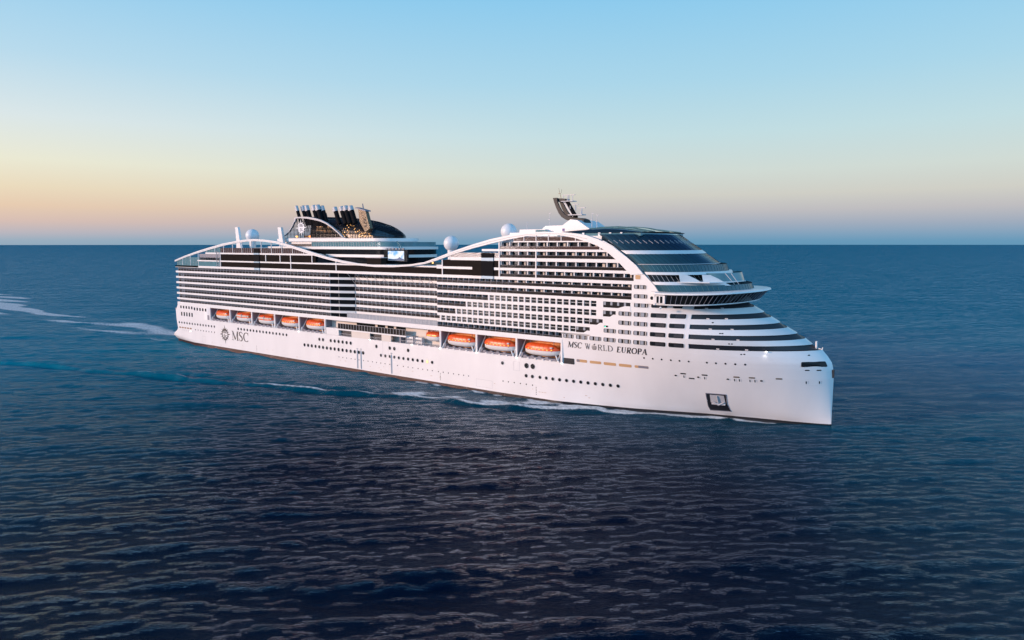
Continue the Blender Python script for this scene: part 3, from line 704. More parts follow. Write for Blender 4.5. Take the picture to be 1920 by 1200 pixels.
# sun emblem on the hull
def sun_emblem(f, cx, cz, R, m, m2, parent, yk=1., ring=.62, rays=16, name='sun_emblem', long_=1.0):
    mb = MB()
    for i in range(rays):
        a = 2*PI*i/rays; big = (i % (rays//4) == 0); mid = (i % 2 == 0)
        rr_ = R*(1.0 if big and i % (rays//2) == rays//4 else (.98 if big else (.78 if mid else .74)))
        a1, a2 = a-.15, a+.15; r0 = R*ring*.92
        bend = .06
        mb.poly([f(cx+r0*math.cos(a1)*yk, cz+r0*math.sin(a1)), f(cx+rr_*math.cos(a+bend)*yk, cz+rr_*math.sin(a+bend)*(long_ if big else 1)), f(cx+r0*math.cos(a2)*yk, cz+r0*math.sin(a2))])
    n = 28
    for i in range(n):
        a, b = 2*PI*i/n, 2*PI*(i+1)/n
        q = lambda r, t: f(cx+R*r*math.cos(t)*yk, cz+R*r*math.sin(t))
        mb.quad(q(ring*.80, a), q(ring*.80, b), q(ring, b), q(ring, a))
    o = part(mb, name, m, parent)
    k = MB()
    # monogram: m over s c, as arcs
    def st(pts, wd):
        P = [Vector(p) for p in pts]
        for i in range(len(P)-1):
            d = (P[i+1]-P[i]).normalized(); nn = Vector((-d.y, d.x))*wd/2
            k.poly([f(cx+R*v.x*yk, cz+R*v.y) for v in (P[i]+nn, P[i+1]+nn, P[i+1]-nn, P[i]-nn)])
    for xx in (-.22, 0, .22): st([(xx, .08), (xx, .36)], .09)
    st([(-.22, .38), (.22, .38)], .08); st([(-.22, .22), (.22, .22)], .05)
    st([(-.02, -.06), (-.2, -.06), (-.22, -.16), (-.04, -.22), (-.04, -.33), (-.22, -.34)], .07)
    st([(.26, -.12), (.12, -.08), (.08, -.22), (.14, -.34), (.27, -.30)], .07)
    part(k, 'emblem_monogram', m2, o)
    return o
fh = lambda x, z: S(x, z, .06)
sun_emblem(fh, 49.8, 7.6, 5.0, 'ink', 'ink', None, 1.0, .56)

# ------------------------------------------------------------------ sweeping arch
ATOP = [(4.3, 44.7), (15, 47.2), (27, 49.6), (39.4, 51.7), (52, 53.7), (63.6, 54.9), (72, 55.6), (79, 55.8), (87, 55.5), (96, 54.7), (104, 53.4), (112.5, 51.8), (122.5, 49.8), (132, 47.9), (141.3, 46.5), (151.4, 45.4), (162, 44.9), (172.5, 44.95), (182.3, 45.5), (190, 46.5), (196.4, 48.3), (205.3, 51.0), (213.8, 53.2), (222, 55.1), (229.9, 56.4), (237.4, 57.2), (244.7, 57.5), (251.7, 57.3), (257, 56.8), (261.1, 56.2), (265.4, 54.9), (270.8, 52.5), (275.5, 49.4), (278.8, 46.9), (281.3, 44.2)]
ABOT = [(4.5, 43.9), (15.2, 46.3), (27.3, 48.6), (39.7, 50.6), (52.2, 52.6), (63.7, 53.9), (72, 54.6), (79, 54.8), (87, 54.5), (96, 53.7), (104, 52.3), (112.4, 50.6), (122, 48.6), (131.7, 46.9), (141, 45.6), (151.4, 44.6), (162, 44.1), (172.5, 44.2), (182.3, 44.8), (190, 45.8), (196.4, 47.3), (205.3, 49.8), (213.8, 51.8), (222, 53.5), (229.9, 54.9), (237.4, 56.0), (244.7, 56.5), (251.4, 56.2), (256.6, 55.4), (261.6, 54.0), (265.1, 52.9), (268.3, 51.2), (272.2, 48.3), (274.4, 46.3), (277, 43.9)]
ar = MB()
pts = [(x, z) for x, z in ATOP]+[(x, z) for x, z in ABOT[::-1]]
for i in range(len(ATOP)-1): ar.prism([ABOT[i], ABOT[i+1], ATOP[i+1], ATOP[i]], -23.8, -22.7)
part(ar, 'sweeping_arch', 'white', label='long white wave-shaped arch along the upper decks')
rib = MB()
for i in range(len(ATOP)-6):
    f = lambda p, q, t: (p[0]*(1-t)+q[0]*t, p[1]*(1-t)+q[1]*t)
    rib.prism([f(ABOT[i], ATOP[i], .42), f(ABOT[i+1], ATOP[i+1], .42), f(ABOT[i+1], ATOP[i+1], .52), f(ABOT[i], ATOP[i], .52)], -23.88, -23.7)
part(rib, 'arch_groove', 'lgrey')

# dark glazed rows below the arch
def under(x, T=ABOT): return interp(x, T)
def top(x): return interp(x, ATOP)
def grow(xa, xb, z0, z1, m, y=23.42, name='wind_glass', step=3.0, low=False):
    mb = MB(); n = max(1, int((xb-xa)/step)); 
    for i in range(n):
        a, b = xa+(xb-xa)*i/n, xa+(xb-xa)*(i+1)/n
        za, zb_ = min(z1, under(a)+.2), min(z1, under(b)+.2)
        if za <= z0+.1 and zb_ <= z0+.1: continue
        za = max(za, z0+.02); zb_ = max(zb_, z0+.02)
        mb.prism([(a, z0), (b, z0), (b, zb_), (a, za)], -y, -y+.12)
    return part(mb, name, m)
grow(6, 49, 42.05, 46.5, 'tealp'); grow(49, 196, 42.05, 44.5, 'panel'); grow(196, 226, 42.0, 44.2, 'panel')
grow(29, 49, 45.15, 48.35, 'grey'); grow(49, 124, 45.15, 48.3, 'panel'); grow(199, 225.6, 45.1, 47.5, 'panel')
grow(36, 49, 49.1, 51.6, 'tealp'); grow(49, 121, 49.1, 51.5, 'brown'); grow(203, 225.6, 48.6, 50.3, 'brown')
grow(232, 262, 54.4, 55.7, 'brown')
s = MB(); s.prism([(27, 44.5), (137, 44.5), (137, 45.15), (27, 45.15)], -23.54, -16); s.prism([(137, 44.5), (149, 44.5), (141, 45.15), (137, 45.15)], -23.54, -16); part(s, 'deck_band', 'white')
s = MB(); s.prism([(35, 48.35), (124, 48.35), (121, 49.1), (35, 49.1)], -23.54, -18); part(s, 'deck_band', 'white')
s = MB(); s.box(4.4, 27.5, -23.54, 21, 41.2, 42.05); part(s, 'deck_band', 'white')
# white posts and fine mullions
for x, z0, z1 in ((87.3, 45, 48.4), (98.4, 45, 48.4), (106.3, 42, 48.4), (121.7, 45, 48.4), (137.8, 42, 46.5), (198.9, 42, 47.6), (225.8, 42, 54), (241.5, 42, 51), (48.7, 42, 49)):
    m = MB(); m.box(x-.22, x+.22, -23.6, -23.1, z0, z1); part(m, 'deck_post', 'white')
for x in list(range(12, 122, 8))+[236.5, 241.5, 246.5, 251.5, 257]:
    z0 = 42.1 if x < 30 else (49.0 if x < 200 else 54.3); z1 = under(x)
    if z1-z0 > .5:
        m = MB(); m.box(x-.12, x+.12, -23.6, -23.2, z0, z1+.1); part(m, 'arch_post', 'white')
mm = MB()
for x in np.arange(7, 120, 1.6):
    z0 = 42.1 if x < 27 else (45.2 if x < 35 else 49.1); z1 = min(under(x), z0+(4.4 if x < 27 else 2.5))
    if z1 > z0+.3: mm.box(x-.035, x+.035, -23.5, -23.43, z0, z1)
for x in np.arange(30, 49, 1.6): mm.box(x-.035, x+.035, -23.5, -23.43, 45.2, 48.3)
part(mm, 'glass_mullion', 'lgrey', stuff=True)
# tall glass shafts with pale blue spandrels
for x0, x1, z0, z1 in ((217.9, 223.4, 41.2, 50.2), (78, 82.3, 41.2, 51.2)):
    m = MB(); m.box(x0, x1, -23.75, -23.2, z0, z1); o = part(m, 'glass_lift_shaft', 'backing')
    for a, b in (((47.4, 48.5), (41.0, 42.0)) if x0 > 100 else ((48.4, 49.1), (44.5, 45.1), (41.0, 42.0))):
        q = MB(); q.box(x0, x1, -23.84, -23.5, a, b); part(q, 'shaft_spandrel', 'paleblue', o)
m = MB(); m.box(213.6, 217.85, -23.72, -23.2, 42.0, 47.4); part(m, 'tinted_side_panel', 'panel')
for x in (45.5,):    # lattice ladder aft
    m = MB(); m.tube((x, -23.7, 42), (x, -23.7, 51.5), .12); m.tube((x+2.4, -23.7, 42), (x+2.4, -23.7, 49), .12)
    for i in range(9): m.tube((x, -23.7, 42+i), (x+2.4, -23.7, 42.6+i*.8), .06, n=5)
    part(m, 'ladder_frame', 'lgrey')
m = MB(); m.tube((10.5, -23.4, 25), (10.5, -23.4, 37.5), .12); m.tube((12, -23.4, 25), (12, -23.4, 37.5), .12)
for i in range(12): m.tube((10.5, -23.4, 25+i), (12, -23.4, 25.8+i), .06, n=5)
part(m, 'ladder_frame', 'lgrey')

# open decks
dk = MB(); dk.box(6, 27, -23.2, 23.2, 41.5, 41.95); dk.box(27, 150, -15.9, 23.2, 44.6, 45.1); dk.box(36, 122, -17.9, 23.2, 48.4, 49.0); dk.box(150, 200, -17.1, 23.2, 41.3, 41.95)
part(dk, 'open_deck', 'wood')
dk = MB(); dk.box(196.2, 226, -23.2, 23.2, 44.3, 44.9); dk.box(205, 232, -22.9, 22.9, 47.7, 48.4); dk.box(226, 262, -21.6, 22, 51.4, 54.1); part(dk, 'open_deck', 'lgrey')
core('aft_deckhouse', 50, 124, 22.0, 45.1, 48.3, 'dark'); core('aft_deckhouse', 49, 196, 22.8, 42.05, 44.5, 'dark') if False else None
dh = MB(); dh.box(49, 136, -22.6, -16, 42.05, 44.48); part(dh, 'aft_gallery', 'dark')
dh = MB(); dh.box(137, 196, -22.9, -22.4, 42.05, 44.2); part(dh, 'middle_gallery', 'panel')
dh = MB(); dh.box(196.1, 225.6, -22.9, 22, 42.0, 44.2); dh.box(200, 225.6, -22.8, 22, 44.95, 47.6); part(dh, 'forward_gallery', 'dark')
# middle pool deck rails and white edge
for x0, x1, z in ((150, 197, 45.0),):
    m = MB(); m.box(155, 163.5, -21.5, -18.5, 45.1, 47.7); part(m, 'pool_bar', 'panel')
    m = MB(); m.box(154.6, 164, -22, -18, 47.7, 47.9); part(m, 'pool_bar_roof', 'lgrey')
    m = MB(); m.box(139, 199, -22.6, -14, 44.5, 45.0); part(m, 'pool_deck_edge', 'white')
    m = MB(); m.box(139, 180, -14, 20, 44.3, 45.0); part(m, 'pool_deck', 'wood')

# ------------------------------------------------------------------ aft top structures
def fin(x, dx, z1):
    m = MB(); y = -14
    m.prism([(x, 49), (x+4.6, 49), (x+3.6, 53), (x+2.0, z1), (x-.4, z1), (x+.2, 55)], y-.6, y+.6)
    m.box(x-1.2, x+5, y-1.5, y+1.5, 49.0, 51.0)
    part(m, 'vertical_fin', 'white')
fin(49, 0, 62.0); fin(85.2, 0, 61.4)
for x0, x1, h in ((48, 60, 51.0), (60, 64, 51.8), (92, 104, 51.2), (70, 78, 50.2), (104, 116, 50.4)):
    m = MB(); m.box(x0, x1, -12, 8, 49.0, h); part(m, 'deck_locker', 'white')
def radome(x, y, zc, r, zbase, label):
    m = MB(); m.sphere((x, y, zc), r, 28, 18); o = part(m, 'radome', mat('radome_shell', (.72, .75, .78), .4, var=.03) if 'rd' not in M else M['rd'], smooth=True, label=label)
    p = MB(); p.tube((x, y, zbase), (x, y, zc-r*.8), r*.42, r*.5, 14); p.tube((x, y, zbase), (x, y, zbase+.5), r*.7, r*.6, 14); part(p, 'radome_pedestal', 'white', o)
M['rd'] = mat('radome_shell', (.72, .75, .78), .4, var=.03)
radome(62.7, -14, 57.6, 3.3, 49, 'white radar dome above the aft arch')
radome(195.1, -14, 53.6, 2.95, 45, 'white radar dome beside the dip of the arch')
radome(223.0, -14, 57.9, 2.95, 48.4, 'white radar dome aft of the mast')
m = MB(); m.box(190, 200, -17, -11, 44.9, 45.3); m.tube((195.1, -14, 45), (195.1, -14, 51), 1.0); part(m, 'radome_tower', 'white')

# funnel and its oval decks
def oval(x0, x1, hw, z0, z1, m, name, n=40, nose=.35, parent=None, inset=0):
    pts = []
    L_ = (x1-x0); nx = x1-L_*nose
    for i in range(n+1):
        a = -PI/2+PI*i/n; pts.append((nx+(x1-nx)*max(0, math.cos(a))**.8, hw*math.sin(a)))
    pts += [(x0+3, hw), (x0, hw-4), (x0, -hw+4), (x0+3, -hw)]
    mb = MB(); mb.slab(pts, z0, z1); return part(mb, name, m, parent)
funnel = bpy.data.objects.new('funnel_house', None); COL.objects.link(funnel); funnel.parent = ship
funnel['label'] = 'oval funnel house with black lattice dome and exhaust stacks'
oval(72, 166.0, 15.5, 45.1, 47.7, 'bglass', 'lower_gallery', parent=funnel, nose=.12)
oval(72, 166.8, 16.2, 47.7, 48.9, 'white', 'funnel_deck_band', parent=funnel, nose=.12)
oval(74, 166.6, 15.8, 48.9, 51.1, 'bglass', 'dark_window_band', parent=funnel, nose=.12)
oval(76, 167.2, 16.4, 51.1, 52.25, 'white', 'funnel_deck_band', parent=funnel, nose=.12)
m = MB(); 
oval(78, 158.2, 11.5, 52.25, 54.6, 'white', 'upper_house', parent=funnel, nose=.15)
oval(78, 158.6, 12.4, 54.6, 55.9, 'white', 'funnel_rim', parent=funnel, nose=.15)
# teal glass fence round the upper deck
gf = MB(); pts = []
for i in range(30):
    a = -PI/2+PI*i/29*1.0; pts.append((155.5+10.6*max(0, math.cos(a))**.8, 15.9*math.sin(a)))
pts = [(112, -15.9), (125, -15.9), (140, -15.9)]+pts
gf.grid([[(x, y, 52.3) for x, y in pts], [(x, y, 54.3) for x, y in pts]]); fo = part(gf, 'deck_glass_fence', 'tealp', funnel)
gp = MB()
for x in np.arange(112, 156, 1.7): gp.box(x-.05, x+.05, -16.05, -15.95, 52.3, 54.35)
part(gp, 'fence_post', 'lgrey', fo)
fu = MB(); fu.box(88, 112, -13, -11.5, 52.3, 53.5); part(fu, 'deck_bar', 'dark', funnel)
# black lattice dome: shell of bars over a dark core
def domeprof(x):   # top height above z 56 along x
    return interp(x, [(74, .2), (78, 4), (82, 7.6), (86, 10.2), (92, 10.6), (100, 10.4), (110, 10.0), (120, 9.6), (130, 8.6), (136, 7.7), (143, 6.0), (149, 3.6), (152, 1.9), (154, .1)])
def domehw(x): return interp(x, [(74, 9), (90, 11), (110, 11.5), (130, 11), (145, 8.5), (151, 5.5), (154, 1.5)])
def domept(x, a, sc=1.0):
    h = domeprof(x)*sc; w_ = domehw(x)*sc; ca, sa = math.cos(a), math.sin(a)
    return (x, w_*math.copysign(abs(ca)**.7, ca), 56+h*abs(sa)**.85)
lat = MB()
XS = np.arange(96, 154.2, 1.45)
for x in XS:
    pa = [domept(x, PI*1.0-PI*i/16) for i in range(17)]
    for i in range(16): lat.tube(pa[i], pa[i+1], .13, .13, 4, False)
for j in range(1, 16):
    a = PI*j/16; pa = [domept(x, a) for x in XS[::2]]
    for i in range(len(pa)-1): lat.tube(pa[i], pa[i+1], .11, .11, 4, False)
part(lat, 'dome_lattice', 'black', funnel)
dc = MB(); dc.grid([[domept(x, PI-PI*i/16, .93) for i in range(17)] for x in np.linspace(104, 153, 24)]); part(dc, 'dome_core', 'black', funnel)
sp = MB(); dpts = [domept(x, PI*.78, 1.03) for x in np.linspace(144, 152.5, 12)]; d2 = [domept(x, PI*.95, 1.03) for x in np.linspace(144, 152.5, 12)]
sp.grid([dpts, d2]); part(sp, 'dome_glass_panel', 'navy', funnel)
# warm machinery lights inside the lattice
wl = MB(); random.seed(11)
for i in range(64):
    x = random.uniform(127, 144); zz = random.uniform(56.5, 57.0+(145-x)*.38)
    a = PI*(1-.5*(zz-56)/10); hw_ = domehw(x); 
    s_ = random.uniform(.07, .17); p = domept(x, PI-math.asin(min(1, ((zz-56)/domeprof(x))**(1/.85))), .965)
    wl.box(p[0]-s_, p[0]+s_, p[1]-.1, p[1]+.05, p[2]-s_, p[2]+s_)
part(wl, 'machinery_lamp', 'lampw', funnel, stuff=True)
# flat side screen with curved frame (z over x), at y = -11.5
YF = -11.8
FRT = [(83.6, 56.6), (87.2, 57.8), (90.2, 59.6), (92.6, 62.0), (94.2, 64.2), (95.0, 66.0), (99, 66.2), (104, 66.1), (109, 65.5), (114, 64.5), (118.4, 63.0), (122.4, 61.0), (126.4, 58.6), (130.0, 56.1)]
fr = MB()
for i in range(len(FRT)-1):
    (xa, za), (xb, zb2) = FRT[i], FRT[i+1]; c = Vector((107, 58)); 
    def inn(p): d = (c-Vector(p)); d.normalize(); q = Vector(p)+d*(.42 if i < 4 else .95); return (q.x, q.y)
    fr.prism([(xa, za), (xb, zb2), inn((xb, zb2)), inn((xa, za))], YF-.5, YF+.5)
fr.box(83.5, 130.6, YF-.5, YF+.5, 55.9, 56.3)
frame = part(fr, 'curved_screen_frame', 'lgrey', funnel)
def ftop(x): return interp(x, FRT)
sl = MB()
for z in np.arange(56.6, 66.2, .62):
    xs_ = [x for x in np.arange(82, 137, .4) if ftop(x) > z+.4]
    if xs_: sl.box(min(xs_), max(xs_), YF-.12, YF-.02, z, z+.2)
for x in np.arange(86, 134, 2.6):
    if ftop(x) > 57.4: sl.box(x-.09, x+.09, YF-.2, YF-.1, 56.3, ftop(x)-.4)
part(sl, 'louvre', 'backing', frame)
bk = MB()
for i in range(len(FRT)-1):
    a, b = FRT[i], FRT[i+1]
    if a[0] >= 102: bk.quad((a[0], YF+2.2, 56), (b[0], YF+2.2, 56), (b[0], YF+2.2, b[1]-.3), (a[0], YF+2.2, a[1]-.3))
part(bk, 'screen_backing', 'backing', funnel)
wl = MB(); random.seed(5)
for x0, z0, w_, h_ in ((106.5, 56.5, 2.2, 2.0), (112, 56.5, 1.8, 1.6), (109.5, 59.6, 2.4, 1.9), (114, 58.8, 1.6, 1.5), (102, 56.4, 1.2, .8), (92, 56.4, 1.4, .8), (118, 57, 1.6, 3)):
    for i in range(4): wl.box(x0+random.uniform(0, w_), x0+random.uniform(0, w_)+.5, YF+1.9, YF+2.1, z0+random.uniform(0, h_), z0+random.uniform(0, h_)+.35)
part(wl, 'machinery_lamp', 'lampw', funnel, stuff=True)
wl = MB()
for x0, z0, w_, h_ in ((106.5, 56.5, 3.4, 2.0), (110.5, 56.5, 3.2, 2.0), (108.5, 59.2, 4.4, 2.4), (116.5, 56.6, 2.4, 5.2), (113.4, 58.6, 2.2, 2.2), (99, 56.5, 3, 1)): wl.box(x0, x0+w_, YF+1.5, YF+2.15, z0, z0+h_)
part(wl, 'exhaust_machinery', 'ochre', funnel)
lp = bpy.data.lights.new('funnel_light', 'AREA'); lp.size = 12; lp.energy = 260; lp.color = (1, .6, .3)
lpo = bpy.data.objects.new('funnel_light', lp); COL.objects.link(lpo); lpo.location = (110, YF+.5, 56.5); lpo.rotation_euler = (math.radians(150), 0, 0); lpo.parent = ship
ff = lambda x, z: (x, YF-.75, z)
em = sun_emblem(ff, 100.0, 61.0, 4.1, 'emblemw', 'grey', funnel, 1.0, .60, 12, 'funnel_sun_emblem')
c = MB(); c.poly([(x, YF-.66, z) for x, z in circ(100.0, 61.0, 1.95, 20)]); part(c, 'emblem_disc', 'emblemw', em)
# exhaust stacks: inclined aft
def stack(x, y, zt, r, zb_=64.5):
    # base at (x,y,zb_) top shifted aft
    sh = -.42; xt = x+sh*(zt-zb_)*1.0; zc = zb_+(zt-zb_)*.66; xc = x+sh*(zc-zb_)
    a = MB(); a.tube((x+.8, y, zb_-2), (xc, y, zc), r, r, 14); o = part(a, 'exhaust_stack', 'backing', funnel, smooth=False)
    b = MB(); b.tube((xc, y, zc), (xt, y, zt), r*1.03, r*1.03, 14); b.build('stack_tip', 'lgrey', o)
    c_ = MB(); c_.tube((xt, y, zt), (xt-.05, y, zt+.12), r*.8, r*.8, 12); c_.build('stack_mouth', 'dark', o)
    d_ = MB(); d_.box(xc-r*1.6-.3, xc-r*1.1, y-.35, y+.35, zc, zt-.2); d_.build('stack_fin', 'lgrey', o)
for x, y, zt, r in ((93.2, -10, 71.4, .8), (94.8, -7.5, 71.4, 1.15), (98.4, -4, 71.8, .7), (100.2, -9.4, 71.3, 1.05), (101.6, -5, 71.6, .7), (105.3, -9.4, 71.2, 1.2), (108.9, -10, 71.2, 1.2), (110.4, -8.6, 70.9, .9),
                    (120.6, -10, 69.9, 1.05), (122.0, -4, 70.4, .8), (124.8, -9.6, 70.0, 1.25), (128.0, -10, 70.2, 1.15), (131.4, -10, 70.1, 1.1)):
    stack(x+3.2, y, zt, r)
for x in (111, 137): 
    m = MB(); m.tube((x+.4, -6, 65), (x-.4, -6, 68), .25, .1, 6); part(m, 'whip_vent', 'black', funnel)
m = MB(); m.slab([(84.5+8, -11.5), (134, -11), (140, -7), (140, 7), (134, 11), (92, 11.5)], 65.0, 65.5); 
# funnel mast (bronze pylon leaning aft)
m = MB(); m.prism([(138.4, 68.6), (143.1, 67.5), (145.6, 60.2), (142.6, 58.6), (139.0, 63.4)], -10.9, -9.1); pm = part(m, 'funnel_pylon', 'bronze', funnel)
m = MB(); m.prism([(137.0, 69.0), (143.7, 67.5), (143.7, 68.0), (137.2, 69.5)], -11.6, -8.4); m.tube((140.8, -10, 68.4), (140.3, -10, 71.0), .32, .22, 6); part(m, 'pylon_platform', 'grey', pm)
m = MB(); random.seed(2)
for i in range(34):
    t_ = random.random(); x = 140.3+random.uniform(0, 1.8)+t_*1.7; z = 67.0-6.5*t_; m.box(x, x+.35, -11.02, -10.88, z, z+.35)
part(m, 'pylon_perforation', 'black', pm)
# big poolside screen
sc = MB(); sc.box(160.4, 174.0, -16.9, -16.0, 46.2, 51.1); scr = part(sc, 'screen_housing', 'bglass', funnel)
ms = bpy.data.materials.new('screen_picture'); ms.use_nodes = True; t_ = ms.node_tree; b_ = t_.nodes['Principled BSDF']
c_ = t_.nodes.new('ShaderNodeTexCoord'); n_ = t_.nodes.new('ShaderNodeTexNoise'); n_.inputs['Scale'].default_value = .32; n_.inputs['Detail'].default_value = 4
r_ = t_.nodes.new('ShaderNodeValToRGB'); r_.color_ramp.elements[0].position = .42; r_.color_ramp.elements[0].color = (.04, .42, .9, 1); r_.color_ramp.elements[1].position = .56; r_.color_ramp.elements[1].color = (.75, .85, .95, 1)
t_.links.new(c_.outputs['Object'], n_.inputs['Vector']); t_.links.new(n_.outputs['Fac'], r_.inputs[0]); t_.links.new(r_.outputs[0], b_.inputs['Emission Color'])
b_.inputs['Base Color'].default_value = (.02, .02, .02, 1); b_.inputs['Emission Strength'].default_value = 1.0
q = MB(); q.quad((162.9, -16.95, 46.7), (172.2, -16.95, 46.7), (172.2, -16.95, 50.6), (162.9, -16.95, 50.6)); q.build('video_screen', ms, scr)
q = MB(); q.prism([(163, 46.75), (172.1, 46.75), (172.1, 47.3), (170.6, 47.6), (169.6, 48.1), (168.6, 47.5), (166, 47.2), (163, 47.4)], -17.0, -16.96); q.build('screen_shoreline', mat('screen_dark_blue', (.01, .03, .08), .5, var=0, emit=(.01, .06, .16), es=1), scr)
for i in range(6):
    m = MB(); m.box(162+i*1.9, 163+i*1.9, -17.4, -16.8, 51.15, 51.7); part(m, 'stage_light', 'grey', scr)
m = MB(); m.tube((168, -15, 51.5), (166.3, -15, 54.6), .18, n=5); m.tube((169.5, -15, 51.5), (166.3, -15, 54.6), .18, n=5); part(m, 'truss', 'tealp', scr)

# ------------------------------------------------------------------ forward top structures
def fo(x, x0, x1, B=23.5, a=2.2, b=.6):
    t = min(max((x-x0)/(x1-x0), 0), 1); return B*max(0, 1-t**a)**b
def frow(x0, x1, z, B=23.5, a=2.2, b=.6, n=28):
    xs_ = [x0+(x1-x0)*(1-(1-i/n)**1.8) for i in range(n+1)]
    h = [(x, -fo(x, x0, x1, B, a, b), z) for x in xs_]
    return h+[(x, -y, zz) for x, y, zz in h[:-1][::-1]]
def fshell(rows_, name, m, parent=None, cap=False, smooth=False):
    mb = MB(); mb.grid(rows_)
    if cap: mb.poly(rows_[-1]); mb.poly(rows_[0][::-1])
    return part(mb, name, m, parent, smooth=smooth)
front = bpy.data.objects.new('glazed_front', None); COL.objects.link(front); front.parent = ship; front['label'] = 'sloping blue glass front above the bridge'
# bridge: reverse-raked windows between lower lip and upper brim
br = bpy.data.objects.new('bridge', None); COL.objects.link(br); br.parent = ship; br['label'] = 'wide curved bridge with slanted dark windows'
AB = dict(a=3, b=.5)
def brow(x1, z, B, x0=286.0):
    r_ = frow(x0, x1, z, B=B, **AB); k = .75 if z > 37 else .6
    return [(x, y, zz+k*max(0, (x-x0)/(x1-x0))**2) for x, y, zz in r_]
fshell([brow(307.4, 35.0, 24.4), brow(308.0, 35.15, 25.0), brow(308.1, 35.45, 25.0)], 'bridge_sill', 'white', br)
fshell([brow(303.5, 34.95, 22.5), brow(307.4, 35.0, 24.4)], 'bridge_soffit', 'lgrey', br)
fshell([brow(308.0, 35.45, 24.9), brow(310.6, 38.2, 25.3)], 'bridge_windows', 'bglass', br)
fshell([brow(310.6, 38.2, 25.5), brow(311.5, 38.35, 25.8), brow(311.3, 38.75, 25.7), brow(310.2, 38.95, 24.8)], 'bridge_brim', 'white', br, cap=True)
bx = MB(); bx.box(285.4, 286.1, -25.3, 25.3, 35.1, 39.0); bx.box(280, 286, -23.5, 23.5, 38.3, 39.0); part(bx, 'bridge_wing_end', 'white', br)
bl = brow(308.05, 35.5, 24.97); bu = brow(310.65, 38.15, 25.37)
n_all = len(bl)
xs_m = np.linspace(0, (n_all-1)//2+6, 30)
for t_ in xs_m:
    i = int(t_); f = t_-i
    if i+1 >= n_all: continue
    p = Vector(bl[i]).lerp(Vector(bl[i+1]), f); q = Vector(bu[i]).lerp(Vector(bu[i+1]), f)
    m = MB(); m.tube(tuple(p), tuple(q), .08, .08, 4); part(m, 'bridge_mullion', 'grey', br)
for x0, x1 in ((286.6, 287.3), (287.7, 288.5)):
    m = MB(); m.box(x0, x1, -25.46, -25.30, 35.8, 37.8); part(m, 'wing_window', 'glass', br)
m = MB(); m.box(286.2, 289.2, -25.42, -25.0, 35.6, 38.1); part(m, 'wing_panel', 'white', br)
skin = MB(); skin.poly([(x, -23.56, z) for x, z in circ(284.2, 37.0, .55, 14)]); part(skin, 'round_wing_window', 'glass')
m = MB(); m.box(284.2, 285.6, -24.4, -23.5, 35.4, 36.0); part(m, 'wing_locker', 'white', br)
m = MB(); m.sphere((288, -25.6, 34.4), .35, 10, 8); part(m, 'lamp_globe', 'white', br)
# terraces and glass
# deck A at 39: screen 39.1-41
fshell([frow(286.5, 307.0, 39.1), frow(285.0, 306.2, 41.1)], 'terrace_glass_screen', 'teal', front)
def mulls(r0, r1, n, name, m, rad=.06, lim=None, parent=front):
    k = len(r0)
    for t_ in np.linspace(0, (k-1)*.62, n):
        i = int(t_); f = t_-i; p = Vector(r0[i]).lerp(Vector(r0[i+1]), f); q = Vector(r1[i]).lerp(Vector(r1[i+1]), f)
        o_ = Vector((.06, -.08, 0)); mb = MB(); mb.tube(tuple(p+o_), tuple(q+o_), rad, rad, 4); part(mb, name, m, parent)
mulls(frow(286.5, 307.0, 39.1), frow(285.0, 306.2, 41.1), 26, 'screen_mullion', 'tealp', .05)
fshell([frow(284, 307.2, 39.0, B=23.6), frow(284, 307.2, 39.15, B=23.6)], 'terrace_deck', 'lgrey', front, cap=True)
# white band 41-42 on the aft part only, and body B
fshell([frow(285.0, 300, 41.1, B=23.52), frow(284.0, 299, 42.0, B=23.52)], 'terrace_band', 'white', front)
fshell([frow(283.9, 297.0, 42.0, B=23.3), frow(282.4, 295.5, 44.1, B=23.3)], 'lounge_windows', 'glass', front)
mulls(frow(283.9, 297.1, 42.0, B=23.35), frow(282.4, 295.6, 44.1, B=23.35), 22, 'lounge_mullion', 'lgrey', .05)
# curved white wing walls
def wing(x0, y0, ln, hh):
    m = MB(); m.prism([(x0, 44.2), (x0+2.2, 44.1), (x0+4.4, 43.0), (x0+6.6, 41.6), (x0+8.0, 40.9), (x0+.6, 40.9)], y0-.35, y0); m.v = [(x0+(x-x0)*.86, y+(x-x0)*.75, z) for x, y, z in m.v]; part(m, 'curved_wing_wall', 'white', front)
wing(291.6, -20.6, 8, 3); wing(297.2, -16.6, 8, 3)
m = MB(); m.slab([(291, -21), (300, -18), (304, -9), (305, 0), (298, 0), (290, -10)], 41.8, 42.05); part(m, 'mid_terrace_slab', 'white', front)
fshell([frow(296, 304.0, 42.0, B=12), frow(296, 303.0, 44.5, B=12)], 'bow_terrace_screen', 'tealp', front)
m = MB(); m.tube((303, -8, 44.5), (305.5, -8, 41.2), .1); m.tube((301.5, -9, 44.5), (304.5, -9, 41.2), .1); part(m, 'stair_rail', 'lgrey', front)
fshell([frow(282.2, 299.6, 44.1, B=23.6), frow(281.6, 299.3, 44.9, B=23.6)], 'upper_terrace_band', 'white', front, cap=True)
fshell([frow(281.6, 298.3, 44.95), frow(279.6, 297.6, 47.0)], 'upper_glass_screen', 'teal', front)
mulls(frow(281.6, 298.3, 44.95), frow(279.6, 297.6, 47.0), 30, 'screen_mullion', 'tealp', .06)
fshell([frow(280, 294.8, 45.0, B=21), frow(279, 294.0, 47.1, B=21)], 'lounge_core', 'navy', front)
fshell([frow(279.4, 295.2, 47.1, B=23.4), frow(279.1, 295.0, 47.3, B=23.4)], 'glass_eave', 'lgrey', front)
fshell([frow(279.0, 294.7, 47.3), frow(275.3, 289.9, 50.3)], 'lower_sloped_glass', 'teal', front)
